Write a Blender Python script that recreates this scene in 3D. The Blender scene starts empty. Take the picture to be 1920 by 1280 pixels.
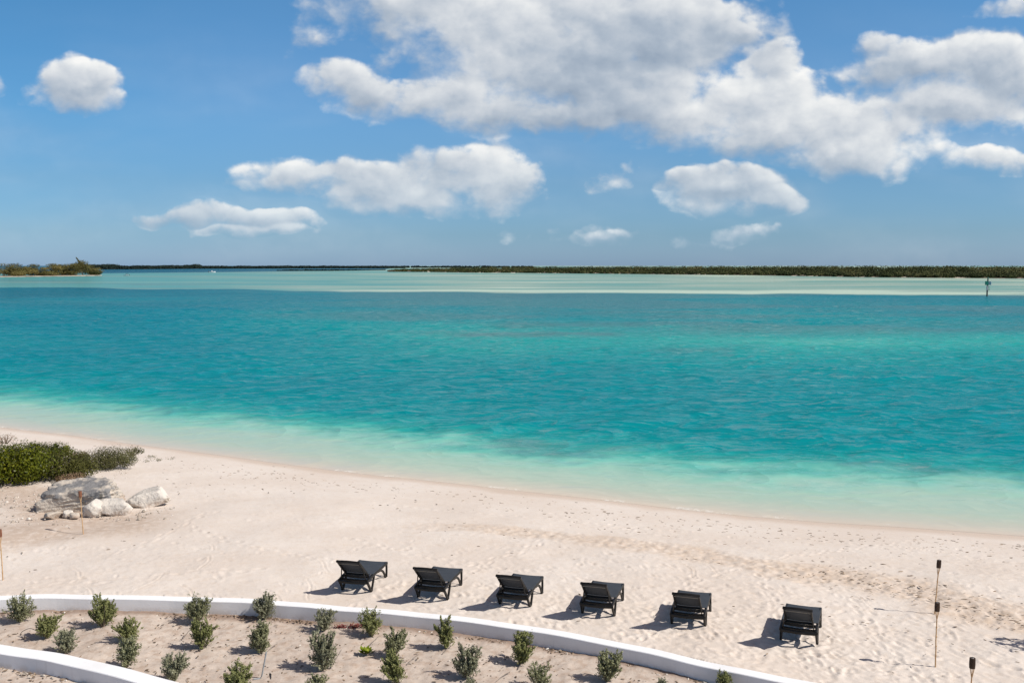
import bpy, bmesh, math, random
import numpy as np
from mathutils import Vector, Matrix

# ------------------------------------------------------------------ camera
S = bpy.context.scene
C = S.collection
F = 1850.0                      # focal length in photo pixels (1920 wide)
HC = 7.2                        # camera height above the dry sand
SEA = -0.9                      # sea level
HOR = 498.0
PITCH = math.atan((640 - HOR) / F)
cam_d = bpy.data.cameras.new('camera')
cam = bpy.data.objects.new('camera', cam_d); C.objects.link(cam)
cam_d.sensor_width = 36; cam_d.lens = F / 1920 * 36
cam_d.clip_start = 0.1; cam_d.clip_end = 60000
cam.location = (0, 0, HC); cam.rotation_euler = (math.pi / 2 - PITCH, 0, 0)
S.camera = cam

# ------------------------------------------------------------------ light
SUN_EL = math.radians(44)
sx, sy = 0.955, -0.315
n_ = math.hypot(sx, sy); sx /= n_; sy /= n_
SUN = Vector((sx * math.cos(SUN_EL), sy * math.cos(SUN_EL), math.sin(SUN_EL)))
sd = bpy.data.lights.new('sun', 'SUN'); so = bpy.data.objects.new('sun', sd); C.objects.link(so)
sd.energy = 5.0; sd.angle = math.radians(0.5); sd.color = (1.0, 0.95, 0.87)
so.rotation_euler = SUN.to_track_quat('Z', 'Y').to_euler(); so.location = (30, -8, 40)
S.view_settings.view_transform = 'Standard'; S.view_settings.look = 'None'
S.view_settings.exposure = 0.06; S.view_settings.gamma = 1.0
S.cycles.max_bounces = 6; S.cycles.transparent_max_bounces = 8
S.cycles.use_denoising = True

def lin(r, g, b):
    f = lambda c: (c / 255 / 12.92) if c / 255 <= 0.04045 else ((c / 255 + 0.055) / 1.055) ** 2.4
    return (f(r), f(g), f(b), 1.0)

def ray(px, py):
    x, y = (px - 960) / F, (640 - py) / F
    c, s = math.cos(PITCH), math.sin(PITCH)
    return x, c + y * s, y * c - s
def at(px, py, z=0.0):
    dx, dy, dz = ray(px, py)
    t = (z - HC) / dz
    return Vector((dx * t, dy * t, z))
def at_depth(px, py, Y):
    dx, dy, dz = ray(px, py)
    return Vector((dx / dy * Y, Y, HC + dz / dy * Y))
def uv(px, py):
    dx, dy, dz = ray(px, py)
    return dx / dy, dz / dy

# ------------------------------------------------------------------ node helper
class NT:
    def __init__(s, tree): s.t = tree; s.N = tree.nodes; s.L = tree.links
    def n(s, typ, **kw):
        nd = s.N.new(typ)
        for k, v in kw.items(): setattr(nd, k, v)
        return nd
    def put(s, nd, i, v):
        if v is None: return
        sock = nd.inputs[i]
        if isinstance(v, bpy.types.NodeSocket): s.L.new(v, sock)
        else: sock.default_value = v
    def m(s, op, a, b=None, c=None, clamp=False):
        nd = s.n('ShaderNodeMath', operation=op, use_clamp=clamp)
        s.put(nd, 0, a); s.put(nd, 1, b); s.put(nd, 2, c); return nd.outputs[0]
    def v(s, op, a, b=None, c=None):
        nd = s.n('ShaderNodeVectorMath', operation=op)
        s.put(nd, 0, a)
        if op == 'SCALE': s.put(nd, 3, b)
        else: s.put(nd, 1, b); s.put(nd, 2, c)
        return nd.outputs[1] if op in ('DOT_PRODUCT', 'LENGTH', 'DISTANCE') else nd.outputs[0]
    def noise(s, vec, scale, detail=4, rough=0.5, dist=0.0, col=False, dim='3D'):
        nd = s.n('ShaderNodeTexNoise', noise_dimensions=dim)
        if vec is not None: s.L.new(vec, nd.inputs['Vector'])
        nd.inputs['Scale'].default_value = scale; nd.inputs['Detail'].default_value = detail
        nd.inputs['Roughness'].default_value = rough; nd.inputs['Distortion'].default_value = dist
        return nd.outputs['Color' if col else 'Fac']
    def voro(s, vec, scale, detail=0, feature='F1', rand=1.0, dim='3D'):
        nd = s.n('ShaderNodeTexVoronoi', feature=feature, voronoi_dimensions=dim)
        s.L.new(vec, nd.inputs['Vector']); nd.inputs['Scale'].default_value = scale
        nd.inputs['Detail'].default_value = detail; nd.inputs['Randomness'].default_value = rand
        return nd.outputs['Distance']
    def mix(s, f, a, b, blend='MIX'):
        nd = s.n('ShaderNodeMix', data_type='RGBA', blend_type=blend)
        s.put(nd, 0, f); s.put(nd, 6, a); s.put(nd, 7, b); return nd.outputs[2]
    def ramp(s, f, stops, interp='LINEAR'):
        nd = s.n('ShaderNodeValToRGB'); s.put(nd, 0, f)
        r = nd.color_ramp; r.interpolation = interp
        while len(r.elements) < len(stops): r.elements.new(0.5)
        for e, (p, c) in zip(r.elements, stops):
            e.position = p; e.color = c if not isinstance(c, (int, float)) else (c, c, c, 1)
        return nd.outputs[0]
    def smooth(s, x, a, b, lo=0.0, hi=1.0):
        nd = s.n('ShaderNodeMapRange', interpolation_type='SMOOTHSTEP')
        s.put(nd, 0, x); s.put(nd, 1, a); s.put(nd, 2, b); s.put(nd, 3, lo); s.put(nd, 4, hi); return nd.outputs[0]
    def sep(s, vec):
        nd = s.n('ShaderNodeSeparateXYZ'); s.L.new(vec, nd.inputs[0]); return nd.outputs
    def comb(s, x, y, z):
        nd = s.n('ShaderNodeCombineXYZ'); s.put(nd, 0, x); s.put(nd, 1, y); s.put(nd, 2, z); return nd.outputs[0]

# ------------------------------------------------------------------ sky with clouds
# each bank of cumulus: base row in the sky and its swellings (centre, radii, weight)
BANKS = [
 (224, [(150,163,78,46,1),(135,192,62,24,.8),(176,150,46,34,.9),(200,190,40,22,.7),(100,150,30,24,.6)]),
 (182, [(2,160,26,24,.7)]),
 (140, [(88,125,18,14,.22),(264,182,14,14,.2)]),
 (410, [(870,330,120,58,1),(850,312,66,38,1),(945,352,74,52,1),(700,352,150,40,1),(560,335,120,32,.8),(460,332,56,20,.5),(780,380,200,30,.9),(640,330,70,28,.7)]),
 (454, [(400,405,90,26,.9),(320,404,95,15,.6),(490,415,96,24,.9),(470,438,100,15,.8),(395,388,40,20,.7)]),
 (408, [(1360,358,100,36,1),(1272,346,58,20,.9),(1440,382,62,26,.9),(1380,386,115,22,.8),(1400,335,46,24,.8)]),
 (458, [(1400,434,58,20,.8),(1325,450,60,10,.25),(1445,445,46,12,.4)]),
 (458, [(1015,440,45,14,.3),(1130,443,64,15,.5),(1100,425,34,10,.2)]),
 (358, [(1150,342,34,15,.10)]),
 (328, [(1830,302,85,26,1),(1750,284,50,16,.7),(1892,300,40,26,.8)]),
 (262, [(800,15,210,66,1),(1000,60,290,100,1.1),(1210,55,190,90,1.1),(1080,140,270,90,1.1),(640,150,70,36,.8),(705,175,85,42,.9),(770,195,100,38,.8),
        (650,-10,60,40,.7),(575,88,30,24,.2),(730,108,34,36,.5),(880,190,150,55,.9),(1000,215,160,42,1),(1150,205,200,58,1.1),(1320,30,70,60,1),(1365,62,46,24,.9),(940,264,40,14,.12)]),
 (340, [(1445,122,52,50,1),(1425,190,130,80,1.1),(1300,240,190,46,1),(1500,240,190,66,1.1),(1610,290,140,46,1),(1600,225,58,62,1),(1390,270,150,34,.9),
        (1650,312,60,26,.8),(1500,302,60,24,.7),(1530,200,60,40,.5),(1600,215,110,56,.95),(1660,258,110,54,1)]),
 (300, [(1710,135,115,60,1),(1610,165,60,40,.6),(1662,85,64,24,.8),(1850,140,130,72,1.1),(1780,205,150,58,1),(1700,245,110,46,.9),(1880,235,80,36,.4)]),
 (60, [(1890,10,60,20,.5),(1565,72,26,12,.22),(1425,40,44,40,.22)]),
]
W = bpy.data.worlds.new('World'); S.world = W; W.use_nodes = True
W.cycles.sampling_method = 'MANUAL'; W.cycles.sample_map_resolution = 256
W.node_tree.nodes.clear()
g = bpy.data.node_groups.new('cloud_field', 'ShaderNodeTree')
g.interface.new_socket('P', in_out='INPUT', socket_type='NodeSocketVector')
g.interface.new_socket('D', in_out='OUTPUT', socket_type='NodeSocketFloat')
g.interface.new_socket('Lift', in_out='OUTPUT', socket_type='NodeSocketFloat')
G = NT(g); gi = G.n('NodeGroupInput'); go = G.n('NodeGroupOutput')
P0 = gi.outputs[0]
wn = G.v('SUBTRACT', G.noise(P0, 11, 3, 0.5, col=True, dim='2D'), (0.5, 0.5, 0.5))
P1 = G.v('ADD', P0, G.v('MULTIPLY', wn, (0.06, 0.032, 0)))
total = None; num = None; den = None
sepv = G.sep(P1)
for base, ell in BANKS:
    bank = None
    for cx, cy, rx, ry, wt in ell:
        u, v = uv(cx, cy)
        iu, iv = F / rx / 1.2, F / ry / 1.2
        q = G.v('MULTIPLY_ADD', P1, (iu, iv, 0), (-u * iu, -v * iv, 0))
        d = G.v('DOT_PRODUCT', q, q)
        e = G.m('MULTIPLY_ADD', d, -wt, wt)
        bank = e if bank is None else G.m('SMOOTH_MAX', bank, e, 0.35)
        k = G.m('MAXIMUM', e, 0.0); k = G.m('MULTIPLY', k, k); k = G.m('MULTIPLY', k, k)
        a = G.v('DOT_PRODUCT', q, (0.30, 0.95, 0))
        num = G.m('MULTIPLY', k, a) if num is None else G.m('MULTIPLY_ADD', k, a, num)
        den = k if den is None else G.m('ADD', den, k)
    vb = uv(960, base)[1]
    fl = G.m('MULTIPLY_ADD', sepv[1], 45.0, -vb * 45.0 + 0.15)
    bank = G.m('SMOOTH_MIN', bank, fl, 0.25)
    total = bank if total is None else G.m('MAXIMUM', total, bank)
G.L.new(G.m('MAXIMUM', total, -1.5), go.inputs[0])
G.L.new(G.m('DIVIDE', num, G.m('ADD', den, 0.002)), go.inputs[1])

w = NT(W.node_tree)
tc = w.n('ShaderNodeTexCoord'); dirv = tc.outputs['Generated']
sp = w.sep(dirv)
yy = w.m('MAXIMUM', sp[1], 0.08)
U = w.m('DIVIDE', sp[0], yy); V = w.m('DIVIDE', sp[2], yy)
P = w.comb(U, V, 0)
fld = w.n('ShaderNodeGroup'); fld.node_tree = g; w.L.new(P, fld.inputs[0])
f0, lift = fld.outputs[0], fld.outputs[1]
def puff(p):            # billows on top of the smooth field
    pv = w.v('MULTIPLY', p, (1.0, 1.35, 1.0))
    a = w.noise(pv, 15, 9, 0.59, dim='2D')
    b = w.voro(w.v('ADD', pv, w.v('SCALE', w.noise(pv, 30, 3, .5, col=True, dim='2D'), 0.022)), 30, 2, 'SMOOTH_F1', dim='2D')
    return w.m('ADD', w.m('MULTIPLY_ADD', a, 2.6, -1.3), w.m('MULTIPLY_ADD', b, -0.9, 0.36))
n0 = puff(P)
PL = w.v('ADD', P, (0.007, 0.011, 0)); n1 = puff(PL)
D = w.m('ADD', f0, w.m('MULTIPLY', n0, 0.60))
upper = w.smooth(lift, -0.5, 0.6)                     # crisp tops, frayed bases
alpha = w.smooth(D, -0.12, w.m('MULTIPLY_ADD', upper, -0.50, 0.90))
relief = w.m('SUBTRACT', n0, n1)                      # facing the sun or away from it
broad = w.noise(w.v('MULTIPLY', P, (1.0, 2.0, 1.0)), 6.0, 3, 0.5, dim='2D')
shade = w.m('ADD', w.m('MULTIPLY', relief, 0.25), w.m('MULTIPLY', lift, 0.46))
shade = w.m('ADD', shade, w.m('MULTIPLY_ADD', broad, 0.9, 0.08))
thick = w.smooth(D, 0.35, 1.3, 0.0, 0.16)
shade = w.m('SUBTRACT', shade, thick)
ccol = w.ramp(shade, [(0.0, lin(142, 158, 177)), (0.3, lin(174, 185, 198)), (0.55, lin(206, 211, 217)), (0.76, lin(229, 231, 232)), (0.96, lin(248, 247, 244))])
elev = w.m('MULTIPLY', V, 1.0)
ccol = w.mix(w.smooth(elev, 0.0, 0.14, 0.40, 0.0), ccol, lin(140, 180, 207))
sky = w.n('ShaderNodeTexSky', sky_type='NISHITA')
sky.sun_disc = False; sky.sun_elevation = SUN_EL; sky.sun_rotation = math.atan2(sx, sy)
sky.altitude = 10; sky.air_density = 1.0; sky.dust_density = 0.6; sky.ozone_density = 1.6
tint = w.ramp(sp[2], [(0.0, (0.56, 0.86, 1.55, 1)), (0.03, (0.43, 0.71, 1.17, 1)), (0.08, (0.375, 0.665, 1.0, 1)), (0.135, (0.385, 0.735, 1.03, 1)), (0.25, (0.353, 0.77, 1.03, 1)), (0.36, (0.40, 0.70, 0.92, 1)), (0.6, (0.86, 0.72, 0.60, 1)), (1.0, (1.05, 0.76, 0.56, 1))])
hz = w.noise(w.v('MULTIPLY', P, (1, 3.2, 1)), 4.0, 3, 0.5)
skyc = w.mix(1.0, sky.outputs[0], tint, 'MULTIPLY')
skyc = w.mix(w.m('MULTIPLY', w.smooth(U, -0.52, -0.2), w.smooth(sp[2], 0.0, 0.2)), skyc, w.mix(1.0, skyc, (1.36, 1.13, 1.10, 1), 'MULTIPLY'))
b1 = w.n('ShaderNodeBackground'); w.L.new(skyc, b1.inputs[0]); b1.inputs[1].default_value = 0.1
b2 = w.n('ShaderNodeBackground'); w.L.new(ccol, b2.inputs[0]); b2.inputs[1].default_value = 1.0
mx = w.n('ShaderNodeMixShader')
front = w.m('MULTIPLY', w.m('GREATER_THAN', sp[1], 0.5), w.m('LESS_THAN', sp[2], 0.42))     # the quarter of the sky where cumulus stand
veil = w.m('MULTIPLY', w.smooth(hz, 0.40, 0.75, 0, 0.22), w.smooth(V, 0.30, 0.05))
w.L.new(w.m('MAXIMUM', w.m('MULTIPLY', alpha, 0.96), veil), mx.inputs[0])
w.L.new(b1.outputs[0], mx.inputs[1]); w.L.new(b2.outputs[0], mx.inputs[2])
mz = w.n('ShaderNodeMixShader'); w.L.new(front, mz.inputs[0]); w.L.new(b1.outputs[0], mz.inputs[1]); w.L.new(mx.outputs[0], mz.inputs[2])
wo = w.n('ShaderNodeOutputWorld'); w.L.new(mz.outputs[0], wo.inputs[0])

# ------------------------------------------------------------------ helpers
rng = np.random.default_rng(11); random.seed(5)
def hash2(ix, iy, seed):
    with np.errstate(over='ignore'):
        h = ix.astype(np.int64).astype(np.uint32) * np.uint32(374761393) + iy.astype(np.int64).astype(np.uint32) * np.uint32(668265263) + np.uint32((seed * 144269504 + 1013) & 0xffffffff)
        h = (h ^ (h >> np.uint32(13))) * np.uint32(1274126177)
        h = h ^ (h >> np.uint32(16))
        h = h * np.uint32(2246822519); h = h ^ (h >> np.uint32(15))
    return h.astype(np.float64) / 4294967295.0
def vnoise(x, y, seed=0):
    x = np.asarray(x, float); y = np.asarray(y, float)
    xi = np.floor(x); yi = np.floor(y); fx = x - xi; fy = y - yi
    fx = fx * fx * fx * (fx * (fx * 6 - 15) + 10); fy = fy * fy * fy * (fy * (fy * 6 - 15) + 10)
    a = hash2(xi, yi, seed); b = hash2(xi + 1, yi, seed); c = hash2(xi, yi + 1, seed); d = hash2(xi + 1, yi + 1, seed)
    return (a * (1 - fx) + b * fx) * (1 - fy) + (c * (1 - fx) + d * fx) * fy
def fbm(x, y, octs=4, seed=0, gain=0.5):
    s = 0; a = 1; t = 0
    for k in range(octs):
        s = s + a * vnoise(x, y, seed + k * 17); t += a; a *= gain
        x, y = x * 1.97 * 0.88 + y * 1.97 * 0.47 + 5.3, -x * 1.97 * 0.47 + y * 1.97 * 0.88 + 1.7
    return s / t
def sstep(x, a, b):
    t = np.clip((np.asarray(x, float) - a) / (b - a), 0, 1); return t * t * (3 - 2 * t)

def set_props(o, label=None, cat=None, group=None, kind=None):
    if label: o['label'] = label
    if cat: o['category'] = cat
    if group: o['group'] = group
    if kind: o['kind'] = kind
    return o
def empty(name, loc=(0, 0, 0), rz=0.0, label=None, cat=None, group=None):
    o = bpy.data.objects.new(name, None); C.objects.link(o)
    o.empty_display_size = 0.2
    o.location = loc; o.rotation_euler = (0, 0, rz)
    return set_props(o, label, cat, group)
def link(name, me, mats=None, parent=None):
    o = bpy.data.objects.new(name, me); C.objects.link(o)
    if mats is not None:
        for mm in (mats if isinstance(mats, (list, tuple)) else [mats]): me.materials.append(mm)
    if parent is not None: o.parent = parent
    return o
def poly_mesh(name, verts, faces, smooth=True):
    """verts (N,3); faces (M,k) array with one k"""
    me = bpy.data.meshes.new(name)
    verts = np.asarray(verts, np.float32); faces = np.asarray(faces, np.int32)
    M, k = faces.shape
    me.vertices.add(len(verts)); me.vertices.foreach_set('co', verts.ravel())
    me.loops.add(M * k); me.loops.foreach_set('vertex_index', faces.ravel())
    me.polygons.add(M); me.polygons.foreach_set('loop_start', np.arange(0, M * k, k, dtype=np.int32))
    me.polygons.foreach_set('use_smooth', np.full(M, smooth, bool))
    me.update(calc_edges=True)
    return me
def add_attr(me, name, vals):
    a = me.attributes.new(name, 'FLOAT', 'POINT'); a.data.foreach_set('value', np.asarray(vals, np.float32))

class MB:
    """collects tubes, bars and plates for one mesh"""
    def __init__(s): s.v = []; s.f = []
    def add(s, V, Fc):
        o = len(s.v); s.v += [tuple(p) for p in V]; s.f += [tuple(i + o for i in f) for f in Fc]
    def sweep(s, pts, w, h, lat=None, n=10, power=4.0, taper=None):
        pts = [Vector(p) for p in pts]; rings = []
        for i, p in enumerate(pts):
            t = (pts[min(i + 1, len(pts) - 1)] - pts[max(i - 1, 0)]).normalized()
            if lat is None:
                a = Vector((0, 0, 1)) if abs(t.z) < 0.9 else Vector((1, 0, 0))
                l = t.cross(a).normalized()
            else:
                l = Vector(lat); l = (l - t * l.dot(t)).normalized()
            u = l.cross(t).normalized(); k = 1 if taper is None else taper[i]
            ring = []
            for j in range(n):
                a = 2 * math.pi * (j + 0.5) / n; c, sn = math.cos(a), math.sin(a)
                r = (abs(c) ** power + abs(sn) ** power) ** (-1 / power)
                ring.append(p + l * (c * r * w / 2 * k) + u * (sn * r * h / 2 * k))
            rings.append(ring)
        V = [p for r in rings for p in r]; m = len(rings); Fc = []
        for i in range(m - 1):
            for j in range(n):
                Fc.append((i * n + j, i * n + (j + 1) % n, (i + 1) * n + (j + 1) % n, (i + 1) * n + j))
        Fc.append(tuple(reversed(range(n)))); Fc.append(tuple((m - 1) * n + j for j in range(n)))
        s.add(V, Fc)
    def tube(s, pts, r, n=8, taper=None): s.sweep(pts, 2 * r, 2 * r, None, n, 2.0, taper)
    def lathe(s, prof, n=16, org=(0, 0, 0), axis=(0, 0, 1)):
        ax = Vector(axis).normalized(); q = Vector((0, 0, 1)).rotation_difference(ax); org = Vector(org)
        V = []; m = len(prof)
        for r, z in prof:
            for j in range(n):
                a = 2 * math.pi * j / n
                V.append(org + q @ Vector((r * math.cos(a), r * math.sin(a), z)))
        Fc = [(i * n + j, i * n + (j + 1) % n, (i + 1) * n + (j + 1) % n, (i + 1) * n + j) for i in range(m - 1) for j in range(n)]
        s.add(V, Fc)
    def box(s, c, d, rz=0):
        x, y, z = [k / 2 for k in d]; V = [Vector((a * x, b * y, e * z)) for a in (-1, 1) for b in (-1, 1) for e in (-1, 1)]
        R = Matrix.Rotation(rz, 3, 'Z'); V = [R @ p + Vector(c) for p in V]
        s.add(V, [(0, 1, 3, 2), (4, 6, 7, 5), (0, 4, 5, 1), (2, 3, 7, 6), (0, 2, 6, 4), (1, 5, 7, 3)])
    def build(s, name, mat, parent=None, smooth=True, bevel=0, angle=40):
        me = bpy.data.meshes.new(name); me.from_pydata([tuple(p) for p in s.v], [], s.f)
        bm = bmesh.new(); bm.from_mesh(me)
        bmesh.ops.recalc_face_normals(bm, faces=bm.faces)
        if bevel: bmesh.ops.bevel(bm, geom=bm.edges[:], offset=bevel, segments=2, affect='EDGES', profile=0.6)
        for f in bm.faces: f.smooth = smooth
        for e in bm.edges:
            if len(e.link_faces) == 2 and e.calc_face_angle(0) > math.radians(angle): e.smooth = False
        bm.to_mesh(me); bm.free()
        return link(name, me, mat, parent)

def curve_pts(pts, n):
    """Catmull-Rom through points, n samples per span"""
    P = [Vector(p) for p in pts]; P = [P[0] * 2 - P[1]] + P + [P[-1] * 2 - P[-2]]; out = []
    for i in range(1, len(P) - 2):
        for k in range(n):
            t = k / n; a, b, c, d = P[i - 1:i + 3]
            out.append(0.5 * ((2 * b) + (c - a) * t + (2 * a - 5 * b + 4 * c - d) * t * t + (3 * b - a - 3 * c + d) * t ** 3))
    out.append(P[-2]); return out

def new_mat(name):
    m = bpy.data.materials.new(name); m.use_nodes = True; m.node_tree.nodes.clear(); return m, NT(m.node_tree)
def out_surf(T, sh): o = T.n('ShaderNodeOutputMaterial'); T.L.new(sh, o.inputs[0]); return o
def simple_mat(name, c1, c2=None, rough=0.6, scale=8.0, bump=0.0, bscale=60.0, spec=0.4):
    m, T = new_mat(name); b = T.n('ShaderNodeBsdfPrincipled')
    tcn = T.n('ShaderNodeTexCoord').outputs['Object']
    if c2 is None: b.inputs['Base Color'].default_value = c1
    else: T.L.new(T.mix(T.smooth(T.noise(tcn, scale, 5, 0.6), 0.35, 0.65), c1, c2), b.inputs['Base Color'])
    b.inputs['Roughness'].default_value = rough; b.inputs['Specular IOR Level'].default_value = spec
    if bump:
        bn = T.n('ShaderNodeBump'); bn.inputs['Strength'].default_value = bump; bn.inputs['Distance'].default_value = 0.01
        T.L.new(T.noise(tcn, bscale, 4, 0.6), bn.inputs['Height']); T.L.new(bn.outputs[0], b.inputs['Normal'])
    out_surf(T, b.outputs[0]); return m
def leaf_mat(name, c1, c2, c3=None, trans=0.3, rough=0.55):
    """colour differs leaf to leaf through the attribute tint (0..1)"""
    m, T = new_mat(name)
    at_ = T.n('ShaderNodeAttribute', attribute_name='tint')
    stops = [(0, c1), (1, c2)] if c3 is None else [(0, c1), (.6, c2), (1, c3)]
    col = T.ramp(at_.outputs['Fac'], stops)
    b = T.n('ShaderNodeBsdfPrincipled'); T.L.new(col, b.inputs['Base Color'])
    b.inputs['Roughness'].default_value = rough; b.inputs['Specular IOR Level'].default_value = 0.15
    tr = T.n('ShaderNodeBsdfTranslucent'); T.L.new(col, tr.inputs[0])
    mx = T.n('ShaderNodeMixShader'); mx.inputs[0].default_value = trans
    T.L.new(b.outputs[0], mx.inputs[1]); T.L.new(tr.outputs[0], mx.inputs[2]); out_surf(T, mx.outputs[0]); return m

def leaf_mesh(name, cen, nrm, axis, length, width, tint):
    """one pointed leaf (a rhombus) per centre"""
    cen = np.asarray(cen, float); nrm = np.asarray(nrm, float); axis = np.asarray(axis, float)
    nrm /= np.linalg.norm(nrm, axis=1, keepdims=True) + 1e-9
    axis = axis - nrm * (axis * nrm).sum(1, keepdims=True); axis /= np.linalg.norm(axis, axis=1, keepdims=True) + 1e-9
    sd_ = np.cross(nrm, axis)
    L = np.broadcast_to(np.asarray(length, float), (len(cen),))[:, None]; Wd = np.broadcast_to(np.asarray(width, float), (len(cen),))[:, None]
    V = np.stack([cen - axis * L / 2, cen + sd_ * Wd / 2 + axis * L * .05, cen + axis * L / 2, cen - sd_ * Wd / 2 + axis * L * .05], 1).reshape(-1, 3)
    Fc = np.arange(len(V)).reshape(-1, 4)
    me = poly_mesh(name, V, Fc, smooth=False); add_attr(me, 'tint', np.repeat(np.clip(tint, 0, 1), 4))
    return me
def unit(n, r=rng):
    v = r.normal(size=(n, 3)); return v / np.linalg.norm(v, axis=1, keepdims=True)

# ------------------------------------------------------------------ terrain functions
SHORE_PX = [(0,801),(130,816),(250,833),(400,852),(560,874),(700,891),(840,905),(960,919),(1100,934),(1250,952),(1400,968),(1550,980),(1700,989),(1920,1005)]
SH = [at(x, y, SEA).xy for x, y in SHORE_PX]
d0 = (SH[0] - SH[2]).normalized(); d1 = (SH[-1] - SH[-3]).normalized()
SH = [SH[0] + Vector((-1, .55)).normalized() * 900, SH[0] + d0 * 60] + SH + [SH[-1] + d1 * 60, SH[-1] + d1 * 60 + Vector((1, -.4)) * 600]
SHA = np.array([(p.x, p.y) for p in SH])
def poly_dist(X, Y, A):
    X = np.asarray(X, float); Y = np.asarray(Y, float); best = np.full(X.shape, 1e18)
    for (ax, ay), (bx, by) in zip(A[:-1], A[1:]):
        dx, dy = bx - ax, by - ay; t = np.clip(((X - ax) * dx + (Y - ay) * dy) / (dx * dx + dy * dy), 0, 1)
        best = np.minimum(best, (X - ax - t * dx) ** 2 + (Y - ay - t * dy) ** 2)
    return np.sqrt(best)
def shore_s(X, Y):
    """signed distance from the waterline, positive on land"""
    return poly_dist(X, Y, SHA) * np.where(np.asarray(Y, float) < np.interp(X, SHA[:, 0], SHA[:, 1]), 1.0, -1.0)
ZS = [(-400, -9), (-40, -5), (-15, -2.6), (-8, -1.6), (-3, -1.12), (0, SEA), (1.5, -.76), (3.5, -.56), (6, -.3), (8, -.13), (10, -.03), (12, 0), (99, 0)]
def beach_z(X, Y): return np.interp(shore_s(X, Y), [a for a, b in ZS], [b for a, b in ZS])
ZSOIL = -0.23
WT_UP = 0.05
UP_PX = [(-90,1121),(0,1115.5),(100,1113),(200,1114.5),(350,1117.5),(480,1122),(560,1128),(640,1135),(740,1142.5),(840,1152),(949,1165.6),(1073,1185.6),(1205,1211),(1314,1236),(1423,1258.5),(1533,1279),(1640,1303),(1800,1345),(1980,1400),(2200,1480)]
UP = curve_pts([at(x, y, WT_UP) for x, y in UP_PX], 6)
WT_LO = 0.03
LO_PX = [(-200,1183),(-90,1194),(0,1207),(80,1218.5),(150,1231),(250,1255),(342,1279.5),(430,1305),(560,1350),(720,1425),(900,1540),(1080,1720)]
LO = curve_pts([at(x, y, WT_LO) for x, y in LO_PX], 6)
UPA = np.array([(p.x, p.y) for p in UP]); LOA = np.array([(p.x, p.y) for p in LO])
def up_side(X, Y):     # distance in Y behind the wall's back edge; negative in front of it
    xs = np.concatenate([[-400], UPA[:, 0], [400]]); ys = np.concatenate([[UPA[0, 1] - 2], UPA[:, 1], [UPA[-1, 1] - 60]])
    return np.asarray(Y, float) - np.interp(X, xs, ys)
def ground_z(X, Y):
    z = beach_z(X, Y); return np.where(up_side(X, Y) < -0.12, ZSOIL, z)
def on_ground(px, py):
    z = 0.0
    for _ in range(10):
        p = at(px, py, z); z = float(ground_z(np.array([p.x]), np.array([p.y]))[0])
    return at(px, py, z)

# ------------------------------------------------------------------ materials of the setting
def sand_material(name, soil=False):
    m, T = new_mat(name)
    ps = T.n('ShaderNodeNewGeometry').outputs['Position']
    A = lambda nm: T.n('ShaderNodeAttribute', attribute_name=nm).outputs['Fac']
    n1_ = T.noise(ps, 0.35, 4, 0.55); n2_ = T.noise(ps, 5.0, 5, 0.6); n3_ = T.noise(ps, 160, 3, 0.7)
    if not soil:
        c = T.mix(T.smooth(n1_, 0.3, 0.7), (0.665, 0.58, 0.51, 1), (0.715, 0.643, 0.58, 1))
        c = T.mix(T.smooth(n2_, 0.45, 0.75, 0, 0.4), c, (0.60, 0.485, 0.385, 1))
        churn = T.m('MULTIPLY', A('churn'), T.smooth(n2_, 0.25, 0.65, 0.45, 1.0))
        c = T.mix(T.m('MULTIPLY', churn, 0.54), c, (0.53, 0.395, 0.285, 1))
        c = T.mix(T.m('MULTIPLY', A('damp'), 0.75), c, (0.58, 0.46, 0.365, 1))
        c = T.mix(T.m('MULTIPLY', A('litter'), T.smooth(n2_, 0.25, 0.6, 0.35, 1.0)), c, (0.50, 0.40, 0.325, 1))
        rough = T.m('MULTIPLY_ADD', A('damp'), -0.35, 0.95)
    else:
        c = T.mix(T.smooth(n1_, 0.3, 0.7), (0.51, 0.43, 0.37, 1), (0.60, 0.515, 0.445, 1))
        c = T.mix(T.smooth(n2_, 0.42, 0.68, 0, 0.6), c, (0.40, 0.29, 0.22, 1))
        c = T.mix(T.smooth(T.noise(ps, 22, 4, 0.7), 0.56, 0.72, 0, 0.6), c, (0.25, 0.18, 0.135, 1))
        c = T.mix(T.m('MULTIPLY', A('damp'), 0.8), c, (0.20, 0.125, 0.09, 1))
        rough = 0.95
    c = T.mix(T.smooth(n3_, 0.3, 0.7, 0, 1), c, T.mix(0.82, (0.1, 0.07, 0.05, 1), c))
    b = T.n('ShaderNodeBsdfPrincipled'); T.L.new(c, b.inputs['Base Color']); T.put(b, 'Roughness', rough)
    b.inputs['Specular IOR Level'].default_value = 0.15
    bn = T.n('ShaderNodeBump'); bn.inputs['Strength'].default_value = 0.36; bn.inputs['Distance'].default_value = 0.02
    hgt = T.m('ADD', T.noise(ps, 14, 5, 0.62), T.m('MULTIPLY', T.noise(ps, 60, 3, 0.6), 0.3))
    T.L.new(hgt, bn.inputs['Height']); T.L.new(bn.outputs[0], b.inputs['Normal'])
    out_surf(T, b.outputs[0]); return m
M_sand = sand_material('dry_coral_sand'); M_soil = sand_material('planter_earth', True)

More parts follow.
